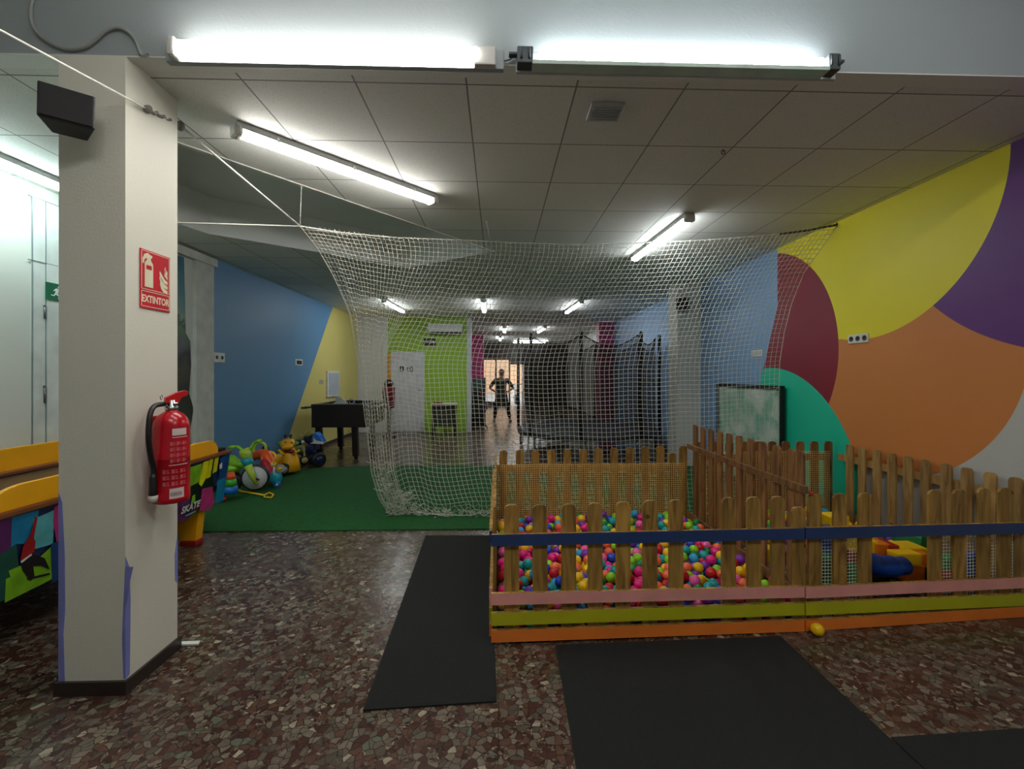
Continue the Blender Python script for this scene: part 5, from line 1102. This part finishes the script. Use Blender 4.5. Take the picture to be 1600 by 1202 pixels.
# capsule machine on a stand beside the door
vm = thing('vending_machine', (-2.85, 11.3, 0), 'dark red capsule vending machine on a thin stand beside the white door', 'vending machine')
vx = onY(607.5, 620, 11.3).x
m = MB(); m.lathe((vx, 11.3, 0), [(.02, 0.0), (.17, .0), (.17, .03), (.03, .06)], n=20); m.build('base', BLACKP, vm); MB().cyl((vx, 11.3, .04), (vx, 11.3, .82), .05, 14).build('pole', BLACKP, vm)
z0, z1 = onY(607, 638, 11.3).z, onY(607, 604, 11.3).z; MB().cbox((vx, 11.3, (z0+z1)/2), (.27, .26, z1-z0), bev=.03).build('body', M('dark_red_metal', (110, 18, 30), .35), vm)
m = MB(); m.ball((vx, 11.3, z1+.07), (.12, .12, .11)); m.build('globe', M('smoked_globe', (60, 30, 34), .2), vm); m = MB(); m.cbox((vx, 11.15, (z0+z1)/2-.03), (.1, .04, .14), bev=.01); m.build('dispenser', BLACKP, vm)
# dark cabinet and arcade shape at the corridor mouth
cb = thing('arcade_cabinet', (-.62, 13.6, 0), 'dark arcade machine with greenish screen left of the person in the corridor', 'arcade machine')
m = MB(); yy0 = 13.5; sd = [(yy0, .02), (yy0, .75), (yy0-.18, .9), (yy0-.15, .98), (yy0+.12, 1.10), (yy0+.2, 1.5), (yy0+.55, 1.5), (yy0+.6, .02)]
m.prism([(-.93, a, b) for a, b in sd], (.03, 0, 0)); m.build('side_panel', DB, cb); m = MB(); m.prism([(-.42, a, b) for a, b in sd], (.03, 0, 0)); m.build('side_panel', DB, cb)
m = MB(); m.prism([(-.90, a, b) for a, b in [(yy0+.02, .02), (yy0+.02, .75), (yy0-.14, .9), (yy0+.16, 1.08), (yy0+.22, 1.47), (yy0+.5, 1.47), (yy0+.56, .02)]], (.48, 0, 0)); m.build('cabinet_body', M('arcade_grey', (40, 46, 44), .5), cb)
m = MB(); m.prism([(-.87, yy0+.155, 1.12), (-.45, yy0+.155, 1.12), (-.45, yy0+.205, 1.42), (-.87, yy0+.205, 1.42)], (0, -.01, 0)); m.build('screen', M('arcade_screen', (60, 100, 90), .2), cb)
for x_ in (-.8, -.52): m = MB(); m.cyl((x_, yy0, .95), (x_, yy0-.01, 1.02), .012, 8); m.ball((x_, yy0-.01, 1.03), .022, 8, 6); m.build('joystick', REDP, cb)
# wheelbarrow-like low dark bench in front
bn = thing('folding_bench', (-.45, 12.9, 0), 'dark folding bench with slanted legs at the corridor mouth', 'bench')
MB().cbox((-.5, 12.9, .72), (.55, .35, .035), bev=.006).build('seat', M('dark_board', (58, 50, 40), .5), bn)
for s in (-1, 1): MB().tube([(-.5+s*.24, 12.78, .70), (-.5-s*.2, 13.0, .012)], .016, 8).build('leg', DARKM, bn)
# motorbike outside in the street
mbk = thing('motorbike', (.98, 24.5, -.02), 'parked white and dark scooter outside in the bright street', 'motorbike')
for y_ in (24.0, 25.1): wheel(mbk, 'wheel', (.98, y_, .23), .25, .1, (1, 0, 0), BLACKP, CHROME, .4)
m = MB(); m.tube(smooth([(.98, 24.0, .5), (.98, 24.15, .95), (.98, 24.2, 1.05)]), .09, 10); m.tube(smooth([(.98, 24.1, .4), (.98, 24.5, .32), (.98, 24.9, .6), (.98, 25.3, .72)]), .16, 12); m.build('bodywork', WHITEP, mbk)
m = MB(); m.ball((.98, 24.85, .8), (.15, .35, .08)); m.build('seat', BLACKP, mbk); MB().tube([(.64, 24.2, 1.08), (.98, 24.12, 1.02), (1.32, 24.2, 1.08)], .02, 8).build('handlebar', BLACKP, mbk)
c = (.98, 23.92, .78); m = MB(); m.ball(c, .09); m.build('headlight', CHROME, mbk)
# dark shelf unit right of the doorway
sh = thing('shelf_unit', (1.95, 21.6, 0), 'tall brown shelf unit against the far shop front wall', 'shelf')
MB().box((1.45, 21.9, 0), (2.6, 21.94, 2.3)).build('back_panel', M('shelf_brown', (82, 62, 46), .5), sh)
for z_ in (.1, .65, 1.2, 1.75, 2.28): MB().box((1.45, 21.5, z_), (2.6, 21.9, z_+.03)).build('shelf_board', M('shelf_brown', (0,)*3), sh)
for x_ in (1.42, 2.6): MB().box((x_, 21.5, 0), (x_+.03, 21.94, 2.31)).build('side_panel', M('shelf_brown', (0,)*3), sh)
# ================= person =================
pr = local('person', (.12, 14.9, 0), 'person in dark olive clothes standing hands on hips before the bright doorway', 'person')
def skin(name, nodes, edges, mat, par, sub=2):
    me = bpy.data.meshes.new(name); me.from_pydata([n[0] for n in nodes], edges, []); me.materials.append(mat)
    o = bpy.data.objects.new(name, me); COL.objects.link(o); o.parent = par
    md = o.modifiers.new('skin', 'SKIN'); md.use_smooth_shade = True
    if not me.skin_vertices: 
        bpy.context.view_layer.update()
    for i, n_ in enumerate(nodes): r = n_[1]; me.skin_vertices[0].data[i].radius = (r, r) if not isinstance(r, tuple) else r
    me.skin_vertices[0].data[0].use_root = True
    s = o.modifiers.new('sub', 'SUBSURF'); s.levels = sub; s.render_levels = sub; return o
SKIN = M('skin', (150, 104, 80), .55); OLV = M('olive_cloth', (64, 62, 40), .8); TRO = M('dark_trousers', (34, 32, 32), .8); HAIR = M('dark_hair', (26, 18, 14), .6)
nodes = [((0, 0, .95), (.15, .10)), ((0, 0, 1.12), (.135, .095)), ((0, 0, 1.30), (.16, .11)), ((0, 0, 1.43), (.11, .08)), ((0, 0, 1.51), (.052, .052)), ((0, -.01, 1.58), (.06, .07)), ((0, -.015, 1.66), (.078, .09)), ((0, -.01, 1.735), (.06, .07)),
 ((-.19, 0, 1.41), .056), ((-.36, .02, 1.20), .044), ((-.40, .0, 1.14), .04), ((-.28, -.06, 1.06), .034), ((-.19, -.09, 1.00), .026),
 ((.19, 0, 1.41), .056), ((.36, .02, 1.20), .044), ((.40, .0, 1.14), .04), ((.28, -.06, 1.06), .034), ((.19, -.09, 1.00), .026),
 ((-.11, 0, .86), .10), ((-.18, -.02, .50), .066), ((-.24, .02, .10), .042), ((-.25, -.02, .045), .042), ((-.27, -.16, .03), .034),
 ((.11, 0, .86), .10), ((.20, -.02, .50), .066), ((.28, .02, .10), .042), ((.29, -.02, .045), .042), ((.32, -.16, .03), .034)]
edges = [(0,1),(1,2),(2,3),(3,4),(4,5),(5,6),(6,7),(3,8),(8,9),(9,10),(10,11),(11,12),(3,13),(13,14),(14,15),(15,16),(16,17),(0,18),(18,19),(19,20),(20,21),(21,22),(0,23),(23,24),(24,25),(25,26),(26,27)]
body = skin('body', nodes, edges, SKIN, pr)
for s in (-1, 1):
    for k in range(4):
        b0 = Vector((s*(.185), -.10, 1.0)) + Vector((0, 0, -.012+.016*k)); d = Vector((-s*.07, -.03, -.02)); 
        skin('finger', [(tuple(b0), .010), (tuple(b0 + d*.5), .009), (tuple(b0 + d + Vector((0, .01, -.01))), .007)], [(0, 1), (1, 2)], SKIN, pr, 1)
    skin('thumb', [((s*.19, -.07, 1.02), .011), ((s*.165, -.05, 1.05), .010), ((s*.14, -.04, 1.055), .008)], [(0, 1), (1, 2)], SKIN, pr, 1)
tn = [((0, 0, .62), (.25, .15)), ((0, 0, .80), (.20, .13)), ((0, 0, 1.0), (.17, .12)), ((0, 0, 1.14), (.152, .112)), ((0, 0, 1.30), (.175, .125)), ((0, 0, 1.42), (.125, .09)), ((-.19, 0, 1.41), .068), ((-.34, .018, 1.23), .058), ((-.385, .0, 1.15), .052), ((.19, 0, 1.41), .068), ((.34, .018, 1.23), .058), ((.385, .0, 1.15), .052)]
tn = [(a, tuple(q*1.12 for q in r) if isinstance(r, tuple) else r*1.15) for a, r in tn]
skin('tunic', tn, [(0,1),(1,2),(2,3),(3,4),(4,5),(5,6),(6,7),(7,8),(5,9),(9,10),(10,11)], OLV, pr)
skin('trousers', [((0, 0, .92), (.165, .115)), ((-.11, 0, .84), .112), ((-.18, -.02, .50), .08), ((-.24, .02, .12), .058), ((.11, 0, .84), .112), ((.20, -.02, .50), .08), ((.28, .02, .12), .058)], [(0,1),(1,2),(2,3),(0,4),(4,5),(5,6)], TRO, pr)
m = MB(); m.ball((0, .018, 1.69), (.092, .10, .10), 20, 12); m.ball((0, .06, 1.58), (.08, .06, .12), 16, 10); m.build('hair', HAIR, pr)
m = MB(); m.ball((0, -.11, 1.65), (.011, .016, .02), 8, 6); m.build('nose', SKIN, pr)
m = MB()
for s in (-1, 1): m.ball((s*.03, -.095, 1.675), (.011, .008, .008), 8, 6)
m.build('eyes', M('eye_dark', (20, 16, 14), .3), pr); m = MB(); m.ball((0, -.098, 1.605), (.022, .008, .006), 8, 6); m.build('mouth', M('lip', (130, 60, 56), .5), pr)
m = MB()
for s in (-1, 1): m.ball((s*.084, 0, 1.655), (.012, .02, .03), 8, 6)
m.build('ears', SKIN, pr)
for s, x_ in ((-1, -.255), (1, .30)):
    m = MB(); m.ball((x_, -.06, .042), (.05, .14, .04), 12, 8); m.build('shoe', BLACKP, pr)
for o in COL.objects:      # toys standing on the thick carpet
    if o.parent is None and o.name.split('.')[0] in ('tricycle', 'ride_on_car', 'walker_toy', 'giraffe_ride_on', 'activity_toy'): o.location.z += .014
for o in list(bpy.data.objects):
    if '_org' in o: del o['_org']
